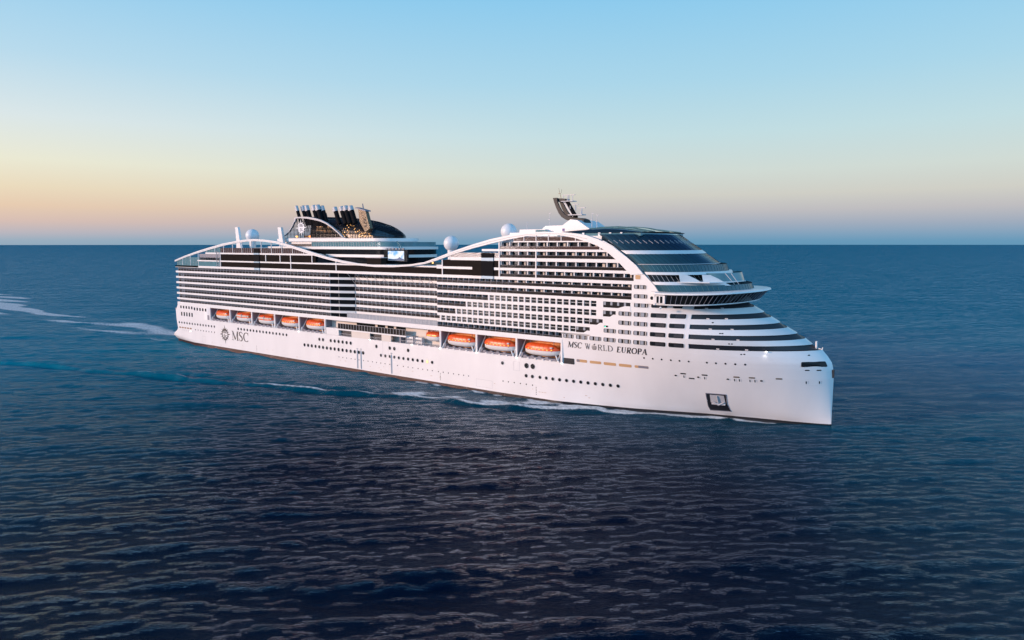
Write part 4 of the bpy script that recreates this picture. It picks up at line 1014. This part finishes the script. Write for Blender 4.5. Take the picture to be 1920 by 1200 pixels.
fshell([frow(275.3, 290.1, 50.3, B=23.55), frow(273.4, 288.7, 51.4, B=23.55)], 'sloped_glass_band', 'white', front)
fshell([frow(273.3, 288.5, 51.45), frow(265.8, 280.8, 56.4)], 'upper_sloped_glass', 'navy', front)
g0, g1 = frow(273.3, 288.5, 51.45), frow(265.8, 280.8, 56.4)
def seam(r0, r1, n, m, a=0., b=1., rad=.05, name='glazing_bar'):
    k = len(r0)
    for t_ in np.linspace(.3, (k-1)*.66, n):
        i = int(t_); f = t_-i; p = Vector(r0[i]).lerp(Vector(r0[i+1]), f); q = Vector(r1[i]).lerp(Vector(r1[i+1]), f)
        o_ = Vector((.05, -.08, .06)); mb = MB(); mb.tube(tuple(p.lerp(q, a)+o_), tuple(p.lerp(q, b)+o_), rad, rad, 4); part(mb, name, m, front)
seam(g0, g1, 20, 'navy', 0, 1, .05); seam(g0, g1, 20, 'lgrey', .42, .62, .07, 'painted_glass_glint')  # light grey stubs painted as glints on the sloped glass
seam(frow(279.0, 294.7, 47.3), frow(275.3, 289.9, 50.3), 24, 'navy', 0, 1, .04)
# top coaming and dome roof
fshell([frow(265.6, 280.9, 56.4, B=23.0), frow(264.8, 280.2, 56.7, B=23.0)], 'glass_coaming', 'tealp', front, cap=True)
rf = MB(); R_ = []
for i in range(15):
    x = 247+30.5*i/14
    h = interp(x, [(247, .5), (252, 1.2), (258, 1.75), (264, 1.9), (270, 1.4), (274, .6), (277.5, 0)])
    R_.append([(x, 17.5*math.sin(-PI/2+PI*j/14), 57.0+.1+(h+.3)*math.cos(-PI/2+PI*j/14)**.7 if 0 < j < 14 else 57.0) for j in range(15)])
rf.grid(R_); dome = part(rf, 'pool_roof_dome', 'navy', smooth=True, label='low dark dome roof over the forward pool')
rb = MB()
for off_ in (3, 6, 9, 11):
    for i in range(14): rb.tube(tuple(Vector(R_[i][14-off_])+Vector((0, 0, .1))), tuple(Vector(R_[i+1][14-off_])+Vector((0, 0, .1))), .16, .16, 5)
part(rb, 'dome_rib', 'tealp', dome)
cr = MB()
cr.box(246, 277, -17.2, 17.2, 56.0, 56.95); part(cr, 'dome_kerb', 'tealp', dome)
for x in (256, 262, 266, 270):
    cf = MB(); cf.box(x, x+.8, -17.6, -17.2, 56.0, 57.1); part(cf, 'kerb_pier', 'white', dome)
cr = MB(); cr.box(226, 265.5, -21.5, 21.5, 54.1, 56.0); part(cr, 'upper_deckhouse', 'white')
hs = MB(); hs.box(224, 262, -16, 12, 54.0, 57.4); hs.box(229, 240, -15.6, 10, 57.4, 58.5)
hs.prism([(236, 57.4), (239, 59.7), (246, 59.8), (249.2, 61.8), (252, 61.4), (256.5, 58.6), (258, 57.4)], -14, 0)
tp = part(hs, 'mast_house', 'white')
m = MB(); m.box(246.0, 246.9, -14.1, -13.9, 57.8, 58.7); m.build('house_door', mat('purple_panel', (.10, .08, .25), .5, var=0), tp)
m = MB(); m.box(236, 241, -15.75, -15.6, 57.45, 58.3); m.build('blue_side_panel', 'tealp', tp)
m = MB(); m.tube((244.2, -17.5, 55.6), (244.2, -17.5, 55.9), .3); m.tube((245.6, -17.5, 55.6), (245.6, -17.5, 55.9), .22); part(m, 'deck_lamp', 'lampw')
m = MB(); m.tube((193.6, -23, 46.0), (193.6, -23, 46.5), .3); part(m, 'deck_lamp', 'lampw')
m = MB()
for x in (242, 250, 258, 266): m.sphere((x, -14, 57.5), .5, 8, 6)
for x in np.arange(240, 262, 1.3): m.box(x, x+.4, -17, -16.5, 54.6, 55.6)
part(m, 'deck_furniture', 'cream', stuff=True)

# radar mast
mast = bpy.data.objects.new('radar_mast', None); COL.objects.link(mast); mast.parent = ship; mast['label'] = 'dark curved radar mast above the forward deckhouse'
YM = -9
def shx(x): return x+7.0
SP = [(233.2, 69.5), (233.8, 67.8), (234.6, 66), (235.6, 64.2), (236.8, 62.8), (238.6, 61.8), (241, 61.1), (243.5, 60.5), (246.5, 60.2)]
SPT = [(234.8, 69.5), (235.1, 67.9), (235.9, 66.3), (236.9, 64.8), (238.1, 63.6), (239.8, 62.8), (242, 62.4), (244, 62.3), (245.6, 61.7)]
m = MB()
for i in range(len(SP)-1):
    for y0, y1 in ((YM-2.2, YM-1.5), (YM+1.5, YM+2.2)):
        m.prism([(shx(SP[i][0]), SP[i][1]), (shx(SP[i+1][0]), SP[i+1][1]), (shx(SPT[i+1][0]), SPT[i+1][1]), (shx(SPT[i][0]), SPT[i][1])], y0, y1)
m.prism([(shx(238.6), 61.8), (shx(246.5), 60.2), (shx(245.6), 61.9), (shx(240), 62.6)], YM-1.5, YM+1.5)
m.prism([(shx(233.2), 69.5), (shx(237.9), 69.1), (shx(237.9), 68.4), (shx(233.7), 68.2)], YM-1.5, YM+1.5)
part(m, 'mast_spine', mat('mast_grey', (.018, .022, .024), .5, var=.1, spec=.3), mast)
m = MB(); m.tube((shx(236.5), YM, 68.3), (shx(240.5), YM, 63), .45, .55, 8); part(m, 'mast_brace', 'white', mast)
m = MB(); m.tube((shx(237.8), YM, 68.2), (shx(241.5), YM, 62.5), .7, .8, 8); part(m, 'mast_column', 'backing', mast)
m = MB(); m.box(shx(236), shx(240.8), YM-1.5, YM+1.5, 68.1, 68.35); m.box(shx(239), shx(244.6), YM-1.5, YM+1.5, 63.3, 63.6)
for x, z0, z1 in ((237, 68.3, 70.2), (238.6, 68.3, 70.2), (240.7, 68.3, 70.2), (244.2, 63.6, 64.6), (239.8, 65.5, 66.6)): m.box(shx(x)-.09, shx(x)+.09, YM-1.4, YM-1.2, z0, z1)
part(m, 'mast_platform', 'lgrey', mast)
for x, z, l in ((238.4, 70.3, 2.5), (241.2, 67.0, 1.2), (243.7, 65.7, 1.5)):
    m = MB(); m.box(shx(x)-l, shx(x)+l, YM-.2, YM+.2, z, z+.24); o = part(m, 'radar_scanner', 'lgrey', mast); q = MB(); q.tube((shx(x), YM, z-2.0), (shx(x), YM, z), .22, .16, 6); q.build('scanner_post', 'lgrey', o)
m = MB(); m.tube((shx(235.2), YM, 69.5), (shx(234.2), YM, 73.0), .09, .05, 5); m.tube((shx(235.4), YM, 71.2), (shx(235.4), YM, 72.5), .05, n=4); m.box(shx(234.1), shx(235), YM-.1, YM+.1, 71.0, 71.15); part(m, 'mast_antenna', 'bronze', mast)
for x, y, z0, z1 in ((229.8, -12, 58, 61.4), (239.4, -12, 57.6, 64.5), (258.4, -12, 57.5, 63.4), (256.5, -12, 58.5, 64), (253.6, -12, 57, 60.4), (264, -6, 58, 60.2), (225.4, -15, 56, 59.5)):
    m = MB(); m.tube((x, y, z0), (x, y, z1), .13, .07, 5)
    if z1 > 63: m.box(x-.1, x+.6, y-.1, y+.1, z1-.5, z1-.3); m.box(x-.5, x+.1, y-.1, y+.1, z1-2.6, z1-2.4)
    part(m, 'whip_antenna', 'lgrey')
# foredeck mast at the stem
m = MB(); m.box(326.4, 326.8, -.6, .6, 22.1, 24.6); m.tube((326.6, 0, 22.3), (328.4, 0, 22.3), .12); m.tube((328.2, 0, 22.1), (328.4, 0, 22.9), .2, .12, 6); m.tube((327.0, 0, 22.6), (328.2, 0, 22.3), .1); part(m, 'bow_jackstaff', 'white')
m = MB(); m.box(331.3, 331.9, -.7, .3, 14.2, 16.6); part(m, 'stem_fairlead', 'dark')
# stern fittings
m = MB(); m.box(1.0, 5.0, -23.2, -21, 17.8, 18.5); part(m, 'stern_platform', 'grey')
m = MB(); m.box(4.7, 6.3, -21.5, 21.5, 22, 41.2); part(m, 'stern_cabin_wall', 'dark')
# navigation light and hull floodlights
q = skin_poly(rrect(267.9, 269.4, 27.0, 27.5, .1, 1), 'side_light_box', 'glass', .06); m = MB(); p = S(268.4, 27.2, .15); m.sphere(p, .16, 8, 6); m.build('side_light', 'green', q)
FL = [(158.2, 13.75), (182.5, 13.75), (197.4, 13.6), (215.4, 13.6), (233.5, 13.6), (252, 13.5), (110.8, 13.6), (16.8, 6.6), (315.7, 22.0)]
for x, z in FL:
    p = S(x, z-.1, .35); m = MB(); m.box(p[0]-.2, p[0]+.2, p[1]-.1, p[1]+.15, p[2]+.1, p[2]+.3); o = part(m, 'hull_floodlight', 'lampc')
    la = bpy.data.lights.new('hull_light', 'SPOT'); la.energy = 150 if x > 300 else 45; la.spot_size = math.radians(110); la.spot_blend = 1; la.color = (1, .93, .86); la.shadow_soft_size = .15
    lo_ = bpy.data.objects.new('hull_light', la); COL.objects.link(lo_); lo_.location = (p[0], p[1]-.25, p[2]); lo_.parent = ship; lo_.rotation_euler = (math.radians(-18), 0, 0)

# ------------------------------------------------------------------ lifeboats
def loft(stations, n=14):
    mb = MB(); rows_ = []
    for x, ring in stations: rows_.append([(x, y, z) for y, z in ring])
    mb.grid(rows_); mb.poly(rows_[0][::-1]); mb.poly(rows_[-1]); return mb
def make_boat(label, loc, L_=14., kind='life'):
    b = thing('lifeboat' if kind != 'rescue' else 'rescue_boat', label, 'lifeboat' if kind != 'rescue' else 'rescue boat', loc, 'lifeboats hung along the ship side' if kind != 'rescue' else None)
    def w_(u): return 2.3*(max(0, 1-abs(u)**3.2))**.6+.05
    st = []; H = L_/2
    for i in range(17):
        u = -1+2*i/16; hw = w_(u); keel = -1.9+.9*abs(u)**3; sheer = .1+.25*u*u
        ring = []
        for j in range(13):
            a = -PI+PI*j/12; ring.append((hw*math.copysign(abs(math.cos(a))**.75, math.cos(a)), sheer+(keel-sheer)*abs(math.sin(a))**.8))
        ring.append((-hw, sheer)) ; st.append((u*H, ring))
    loft(st).build('boat_hull', 'boatw', b, smooth=True)
    st = []
    for i in range(17):
        u = -.97+1.94*i/16; hw = w_(u)*.98; sheer = .12+.25*u*u
        top_ = 2.35*max(0.02, 1-abs(u)**(5 if u < 0 else 3.2))**.6 if kind != 'rescue' else 1.7*max(.02, 1-abs(u)**4)**.6
        ring = []
        for j in range(15):
            a = PI-PI*j/14; ring.append((hw*math.copysign(abs(math.cos(a))**.6, math.cos(a)), sheer+top_*abs(math.sin(a))**.75))
        st.append((u*H, ring))
    loft(st).build('canopy', 'orange', b, smooth=True)
    r_ = MB()
    for i in range(-3, 4):
        x = i*H/4.2; hw = w_(x/H)*.99
        for j in range(4, 9): 
            a0 = PI-PI*(j-3)/14*1.0; a1 = PI-PI*(j-2)/14
            f_ = lambda a: (x, -abs(hw*abs(math.cos(a))**.6)-.03, .14+2.3*(1-abs(x/H)**4)**.6*abs(math.sin(a))**.75)
            r_.tube(f_(a0), f_(a1), .05, .05, 4, False)
    r_.build('canopy_rib', mat('dark_orange', (.55, .07, .02), .5, var=0) if 'do' not in M else M['do'], b)
    for i in range(-3, 4):
        g = MB(); gl_ = MB()
        x = i*H/4.6
        hw = w_(x/H)*.985
        if kind == 'tender': g.box(x-.75, x+.75, -hw-.04, -hw+.3, .65, 1.45)
        elif kind == 'rescue': g.box(x-.55, x+.55, -hw-.04, -hw+.3, .35, .75) if i in (-2, -1, 1, 2) else None
        else: gl_.box(x-.28, x+.28, -hw-.04, -hw+.3, .4, .72)
        if kind == 'tender': g.build('cabin_window', 'curtain', b)
        elif kind == 'rescue': g.build('cabin_window', 'sun_glint', b) if g.v else None
        else: gl_.build('cabin_window', 'sun_glint', b)
    if kind == 'life':
        m = MB(); hw = w_(.62); m.box(H*.58, H*.70, -hw-.05, -hw+.3, 1.1, 1.6); m.build('bow_hatch', 'lgrey', b)
    if kind == 'tender':
        m = MB(); m.box(-.25, .25, -2.4, -2.1, .1, 2.0); m.build('side_door', 'grey', b)
    m = MB(); m.box(-H*.9, H*.9, -2.42, -2.3, -.12, .06) if False else m.tube((-H*.7, -w_(-.7)-.05, .12), (H*.7, -w_(.7)-.05, .12), .08, .08, 5); m.build('rubbing_strake', 'dark', b)
    m = MB(); m.tube((-H*.72, 0, 2.0), (-H*.72, 0, 3.2), .12); m.tube((H*.62, 0, 2.0), (H*.62, 0, 3.2), .12); m.build('lifting_hook', 'grey', b)
    return b
M['do'] = mat('dark_orange', (.55, .07, .02), .5, var=0)
BL = [(47.0, 'life', 'orange lifeboat in the aftmost bay, nearest the stern windows'), (65.5, 'tender', 'orange tender with pale window band in the second bay from the stern'),
      (84.2, 'tender', 'orange tender with pale window band directly above the large hull letters'), (102.6, 'life', 'plain orange lifeboat in the fourth bay from the stern'),
      (121.0, 'life', 'plain orange lifeboat just aft of the glass-railed terrace'), (207.0, 'life', 'large orange lifeboat directly forward of the small rescue boat'),
      (225.0, 'life', 'large orange lifeboat in the middle one of the three forward bays'), (243.2, 'life', 'large orange lifeboat in the foremost bay, beside the ship name')]
for x, k, lb in BL: make_boat(lb, (x-.2, -21.3, 16.9), 13.6 if x < 130 else 14.6, k)
make_boat('small orange rescue boat with painted sun-glint windows beside the canister racks', (192.8, -21.2, 17.7), 8.6, 'rescue')
# liferaft canisters in two racks
for rk, xr in ((0, 180.6), (1, 185.4)):
    m = MB()
    for x in (xr-1.9, xr+1.9): m.box(x-.08, x+.08, -23.1, -21.6, 13.95, 17.0)
    for z in (13.98, 15.45): m.box(xr-1.9, xr+1.9, -23.0, -21.7, z, z+.1)
    part(m, 'canister_rack', 'lgrey')
    for lv in (0, 1):
        c = thing('liferaft_canister', 'white liferaft canister on the %s shelf of the %s rack by the rescue boat' % (('lower', 'upper')[lv], ('aft', 'forward')[rk]), 'liferaft', (xr, -22.35, 14.75+1.48*lv), 'liferaft canisters in racks')
        m = MB(); m.tube((-1.6, 0, 0), (1.6, 0, 0), .62, .62, 16); m.tube((-1.75, 0, 0), (-1.6, 0, 0), .45, .62, 16); m.tube((1.6, 0, 0), (1.75, 0, 0), .62, .45, 16); m.build('canister_shell', 'boatw', c)
        m = MB()
        for x in (-.8, 0, .8): m.tube((x-.05, 0, 0), (x+.05, 0, 0), .65, .65, 16)
        m.build('canister_strap', 'grey', c)

# ------------------------------------------------------------------ sea
SEA_Z = -0.7
def axis(lo, hi, fine, a, b, g=1.045, cap=3000):
    xs = list(np.arange(lo, hi+fine, fine)); d = fine
    x = xs[-1]
    while x < b: d = min(d*g, cap); x += d; xs.append(x)
    d = fine; x = xs[0]; pre = []
    while x > a: d = min(d*g, cap); x -= d; pre.append(x)
    return np.array(pre[::-1]+xs)
ax = axis(-60, 385, .58, -60000, 60000, 1.02); ay = axis(-200, 5, .47, -260, 90000, 1.02); ay = np.concatenate([[-60000, -3000, -800], ay])
nx, ny = len(ax), len(ay)
ax = ax.astype(np.float32); ay = ay.astype(np.float32); X, Y = np.meshgrid(ax, ay, indexing='xy')
sx = np.gradient(ax); sy = np.gradient(ay); SPC = np.maximum(sx[None, :], sy[:, None])
rng = np.random.RandomState(4)
Z = np.zeros_like(X); base_dir = math.atan2(.75, -.66)
for i in range(84):
    big = i % 4 == 3; lam = 9*(26/9)**rng.rand() if big else 2.3*(6.5/2.3)**(rng.rand()**1.3); ang = base_dir+rng.randn()*(.22 if big else .34); k = 2*PI/lam
    amp = (.0030 if big else .0031)*lam; ph = rng.rand()*2*PI
    fade = np.clip((lam/SPC-3.2)/2, 0, 1)
    if i % 1 == 0: pz = k*(X*math.cos(ang)+Y*math.sin(ang))+ph; Z += fade*amp*(np.sin(pz)+.28*np.sin(2*pz-1.3))
# wake
WK = np.array([(314, -2.5), (303, -7), (288, -15.6), (278, -19.5), (265, -25.5), (252, -30.8), (237, -36.5), (214, -42), (197, -47.5), (177, -54.5), (158, -60), (132, -66.5), (100, -75.5), (76, -82), (48, -90), (20, -97), (0, -105), (-60, -126), (-150, -158), (-300, -212)])
t_ = np.arange(len(WK)); tt = np.linspace(0, len(WK)-1, 500); wx = np.interp(tt, t_, WK[:, 0]); wy = np.interp(tt, t_, WK[:, 1])
order = np.argsort(wx); yline = np.interp(X, wx[order], wy[order])
inr = (X < 318) & (X > -300)
dd_ = (Y-yline)*.94        # + is toward the ship
wob = 1.2*np.sin(X*.11+1)+.8*np.sin(X*.37)
amp = np.interp(X, [-300, 0, 100, 200, 260, 300, 318], [.3, .95, 1.0, .9, .6, .35, .15])*(.75+.25*np.sin(X*.083)+.15*np.sin(X*.31+2))
amp = amp*1.25; ridge = amp*np.exp(-((dd_+wob*.5)/1.5)**2)-amp*.45*np.exp(-((dd_+wob*.5+3.2)/1.9)**2)+amp*.4*np.exp(-((dd_-9)/3.2)**2)-amp*.3*np.exp(-((dd_-4.7)/2.2)**2)
Z += np.where(inr, ridge, 0)*np.clip(3.0-SPC, 0, 1)
def nz(fx, fy, seed, X=X, Y=Y):
    r = np.random.RandomState(seed); o = np.zeros_like(X)
    for i in range(10):
        a = r.rand()*2*PI; f = (.5+r.rand()*1.5); o += np.sin(X*fx*f*math.cos(a)+Y*fy*f*math.sin(a)+r.rand()*6.28)
    return o/4.5
foam = np.zeros_like(X)
al = np.interp(X, [-300, 0, 60, 100, 150, 185, 205, 225, 245, 262, 284, 300, 314], [.10, .30, .5, .62, .66, .62, 1.0, .75, 1.15, 1.2, 1.2, .9, .6])
foam += np.where(inr, al*np.exp(-((dd_-.4+wob*.5)/1.35)**2), 0)*np.clip(.62+.5*nz(.16, .16, 3), .0, 1.2)
inner = np.exp(-((dd_-5)/4.5)**2)*np.interp(X, [170, 195, 215, 235, 250, 275, 300], [0, .7, .5, .6, 1.1, .7, 0])
foam += inner*np.clip(.5+.5*nz(.35, .5, 8), 0, 1)
hbX = np.interp(X, [a for a, b in WLT], [b for a, b in WLT]); dh_ = (-hbX-Y)
hullf = np.exp(-((dh_-1.0)/1.5)**2)*np.interp(X, [120, 200, 250, 300, 331, 332], [0, .6, .95, 1.0, .9, 0]); foam += hullf*np.clip(.45+.6*nz(.5, .5, 12), 0, 1)
# turbulent stern wake
st_ = np.interp(X, [-900, -400, -120, -14, -8], [.85, 1.0, .86, .85, 0])*np.exp(-(np.abs(Y-np.interp(X, [-900, -426, -200, -10], [75, 14, -10, -10]))/np.interp(-X, [0, 200, 900], [17, 27, 60]))**4)
foam += st_*np.clip(.35+.8*nz(.05, .22, 21), 0, 1)
st2 = np.exp(-((Y-(-22+(X+8)*.14))/3.5)**2)*np.interp(X, [-500, -120, -12, -8], [.1, .45, .5, 0]); foam += st2*np.clip(.4+.6*nz(.1, .2, 22), 0, 1)
foam = np.clip(foam*np.interp(X, [120, 190, 300, 320], [1.3, 1.9, 1.9, 1.3]), 0, .72)
# carve: keep the water out of the hull is not needed (hull is closed at the side)
me = bpy.data.meshes.new('sea'); nv = nx*ny
me.vertices.add(nv); co = np.empty((nv, 3), dtype=np.float32); co[:, 0] = X.ravel(); co[:, 1] = Y.ravel(); co[:, 2] = (Z+SEA_Z).ravel()
me.vertices.foreach_set('co', co.ravel())
ii, jj = np.meshgrid(np.arange(nx-1), np.arange(ny-1), indexing='xy'); v0 = (jj*nx+ii).ravel()
q = np.stack([v0, v0+1, v0+nx+1, v0+nx], 1).astype(np.int32); nf = len(q)
me.loops.add(nf*4); me.loops.foreach_set('vertex_index', q.ravel()); me.polygons.add(nf)
me.polygons.foreach_set('loop_start', np.arange(0, nf*4, 4, dtype=np.int32)); me.update(calc_edges=True)
me.polygons.foreach_set('use_smooth', np.ones(nf, dtype=bool))
at = me.attributes.new('foam', 'FLOAT', 'POINT'); at.data.foreach_set('value', foam.ravel().astype(np.float32))
sm_ = bpy.data.materials.new('sea_water'); sm_.use_nodes = True; t = sm_.node_tree; b = t.nodes['Principled BSDF']
b.inputs['Roughness'].default_value = .09; b.inputs['IOR'].default_value = 1.185; b.inputs['Specular Tint'].default_value = (.40, .78, 1, 1)
tcn = t.nodes.new('ShaderNodeTexCoord')
def noise(scale, detail, rough, mapsc, rot=0.):
    mp = t.nodes.new('ShaderNodeMapping'); mp.vector_type = 'TEXTURE'; mp.inputs['Scale'].default_value = tuple(1/q for q in mapsc); mp.inputs['Rotation'].default_value = (0, 0, rot)
    n = t.nodes.new('ShaderNodeTexNoise'); n.inputs['Scale'].default_value = scale; n.inputs['Detail'].default_value = detail; n.inputs['Roughness'].default_value = rough
    t.links.new(tcn.outputs['Object'], mp.inputs[0]); t.links.new(mp.outputs[0], n.inputs['Vector']); return n
ang = base_dir
n1 = noise(1.25, 9, .72, (1.7, .42, 1), ang-.12); n2 = noise(1.7, 5, .65, (1.6, .55, 1), ang+.3); n0 = noise(.52, 4, .55, (1.9, .5, 1), ang+.08); n3 = noise(.008, 3, .6, (1.4, .5, 1), ang)
def bump(n, dist, prev=None):
    bp = t.nodes.new('ShaderNodeBump'); bp.inputs['Distance'].default_value = dist; bp.inputs['Strength'].default_value = 1; t.links.new(n.outputs['Fac'], bp.inputs['Height'])
    if prev: t.links.new(prev.outputs[0], bp.inputs['Normal'])
    return bp
bp = bump(n0, .40); bp = bump(n1, .25, bp); bp = bump(n2, .15, bp)
# fine wavelets as a spread of facet slopes (stays even where single ripples are smaller than a pixel)
nf_ = noise(.06, 13, .84, (2.0, .35, 1), ang)
v1 = t.nodes.new('ShaderNodeVectorMath'); v1.operation = 'SUBTRACT'; t.links.new(nf_.outputs['Color'], v1.inputs[0]); v1.inputs[1].default_value = (.5, .5, .5)
v2 = t.nodes.new('ShaderNodeVectorMath'); v2.operation = 'MULTIPLY'; t.links.new(v1.outputs[0], v2.inputs[0]); v2.inputs[1].default_value = (.6, .6, 0)
gm = t.nodes.new('ShaderNodeMapRange'); gm.inputs['From Min'].default_value = .3; gm.inputs['From Max'].default_value = .7; gm.inputs['To Min'].default_value = .65; gm.inputs['To Max'].default_value = 1.3; t.links.new(n3.outputs['Fac'], gm.inputs['Value'])
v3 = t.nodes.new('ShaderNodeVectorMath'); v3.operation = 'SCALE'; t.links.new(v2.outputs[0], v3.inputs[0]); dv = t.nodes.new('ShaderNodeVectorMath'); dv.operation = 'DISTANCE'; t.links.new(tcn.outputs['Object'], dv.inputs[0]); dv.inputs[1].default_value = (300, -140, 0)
pf = t.nodes.new('ShaderNodeMapRange'); pf.inputs['From Min'].default_value = 40; pf.inputs['From Max'].default_value = 450; pf.inputs['To Min'].default_value = .1; pf.inputs['To Max'].default_value = 1.0; t.links.new(dv.outputs['Value'], pf.inputs['Value'])
pm_ = t.nodes.new('ShaderNodeMath'); pm_.operation = 'MULTIPLY'; t.links.new(gm.outputs[0], pm_.inputs[0]); t.links.new(pf.outputs[0], pm_.inputs[1]); t.links.new(pm_.outputs[0], v3.inputs['Scale'])
v4 = t.nodes.new('ShaderNodeVectorMath'); v4.operation = 'ADD'; t.links.new(v3.outputs[0], v4.inputs[0]); t.links.new(bp.outputs[0], v4.inputs[1])
# distant normals tilted south-east so far water mirrors higher, bluer sky
tl = t.nodes.new('ShaderNodeMapRange'); tl.inputs['From Min'].default_value = 60; tl.inputs['From Max'].default_value = 500; tl.inputs['To Min'].default_value = .0; tl.inputs['To Max'].default_value = .30; t.links.new(dv.outputs['Value'], tl.inputs['Value'])
nA = noise(.03, 5, .7, (2.2, .5, 1), ang); nB = noise(.22, 6, .75, (2.0, .6, 1), ang)
def madd(n, k, prev):
    a = t.nodes.new('ShaderNodeMath'); a.operation = 'SUBTRACT'; t.links.new(n.outputs['Fac'], a.inputs[0]); a.inputs[1].default_value = .5
    c = t.nodes.new('ShaderNodeMath'); c.operation = 'MULTIPLY_ADD'; t.links.new(a.outputs[0], c.inputs[0]); c.inputs[1].default_value = k
    if prev is None: c.inputs[2].default_value = 0
    else: t.links.new(prev.outputs[0], c.inputs[2])
    return c
sl_ = madd(nB, 1.9, madd(nA, .7, None))
slp = t.nodes.new('ShaderNodeMath'); slp.operation = 'MULTIPLY'; t.links.new(sl_.outputs[0], slp.inputs[0]); t.links.new(pf.outputs[0], slp.inputs[1])
sla = t.nodes.new('ShaderNodeMath'); sla.operation = 'ADD'; t.links.new(slp.outputs[0], sla.inputs[0]); t.links.new(tl.outputs[0], sla.inputs[1])
v6 = t.nodes.new('ShaderNodeVectorMath'); v6.operation = 'SCALE'; v6.inputs[0].default_value = (.59, -.81, 0); t.links.new(sla.outputs[0], v6.inputs['Scale'])
v7 = t.nodes.new('ShaderNodeVectorMath'); v7.operation = 'ADD'; t.links.new(v4.outputs[0], v7.inputs[0]); t.links.new(v6.outputs[0], v7.inputs[1])
v5 = t.nodes.new('ShaderNodeVectorMath'); v5.operation = 'NORMALIZE'; t.links.new(v7.outputs[0], v5.inputs[0]); t.links.new(v5.outputs[0], b.inputs['Normal'])
dm = t.nodes.new('ShaderNodeMapRange'); dm.inputs['From Min'].default_value = 40; dm.inputs['From Max'].default_value = 600; dm.inputs['To Min'].default_value = .05; dm.inputs['To Max'].default_value = .26
t.links.new(dv.outputs['Value'], dm.inputs['Value']); t.links.new(dm.outputs[0], b.inputs['Roughness'])
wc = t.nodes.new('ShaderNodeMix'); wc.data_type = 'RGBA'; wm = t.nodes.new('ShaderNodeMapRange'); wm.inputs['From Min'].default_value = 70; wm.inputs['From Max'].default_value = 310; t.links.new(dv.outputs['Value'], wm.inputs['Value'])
wc.inputs['A'].default_value = (.0, .004, .016, 1); wc.inputs['B'].default_value = (.0, .155, .235, 1); t.links.new(wm.outputs[0], wc.inputs['Factor']); t.links.new(wc.outputs['Result'], b.inputs['Base Color'])  # shade and sky sheen painted in: navy near the ship, bluer far out
fa = t.nodes.new('ShaderNodeAttribute'); fa.attribute_name = 'foam'
fn = noise(.8, 10, .8, (.6, 1.5, 1)); 
m1 = t.nodes.new('ShaderNodeMath'); m1.operation = 'ADD'; t.links.new(fa.outputs['Fac'], m1.inputs[0]); t.links.new(fn.outputs['Fac'], m1.inputs[1])
m2 = t.nodes.new('ShaderNodeMapRange'); m2.interpolation_type = 'SMOOTHSTEP'; m2.inputs['From Min'].default_value = .95; m2.inputs['From Max'].default_value = 1.35; t.links.new(m1.outputs[0], m2.inputs['Value'])
fo_ = t.nodes.new('ShaderNodeBsdfPrincipled'); fo_.inputs['Base Color'].default_value = (.62, .68, .72, 1); fo_.inputs['Roughness'].default_value = .8
# water body: dark diffuse scatter under a slightly blue-tinted mirror film, weighted by Fresnel
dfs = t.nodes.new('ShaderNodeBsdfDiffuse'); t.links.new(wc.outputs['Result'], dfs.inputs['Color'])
gls = t.nodes.new('ShaderNodeBsdfGlossy'); gls.inputs['Color'].default_value = (.50, .62, .78, 1); t.links.new(dm.outputs[0], gls.inputs['Roughness']); t.links.new(v5.outputs[0], gls.inputs['Normal'])
frs = t.nodes.new('ShaderNodeFresnel'); frs.inputs['IOR'].default_value = 1.22; t.links.new(v5.outputs[0], frs.inputs['Normal'])
wmx = t.nodes.new('ShaderNodeMixShader'); t.links.new(frs.outputs[0], wmx.inputs[0]); t.links.new(dfs.outputs[0], wmx.inputs[1]); t.links.new(gls.outputs[0], wmx.inputs[2])
t.nodes.remove(b)
mxs = t.nodes.new('ShaderNodeMixShader'); t.links.new(m2.outputs[0], mxs.inputs[0]); t.links.new(wmx.outputs[0], mxs.inputs[1]); t.links.new(fo_.outputs[0], mxs.inputs[2])
t.links.new(mxs.outputs[0], t.nodes['Material Output'].inputs['Surface'])
me.materials.append(sm_)
so = bpy.data.objects.new('sea', me); COL.objects.link(so); so['kind'] = 'structure'; so['label'] = 'rippled dark blue open sea with a foaming bow wave'
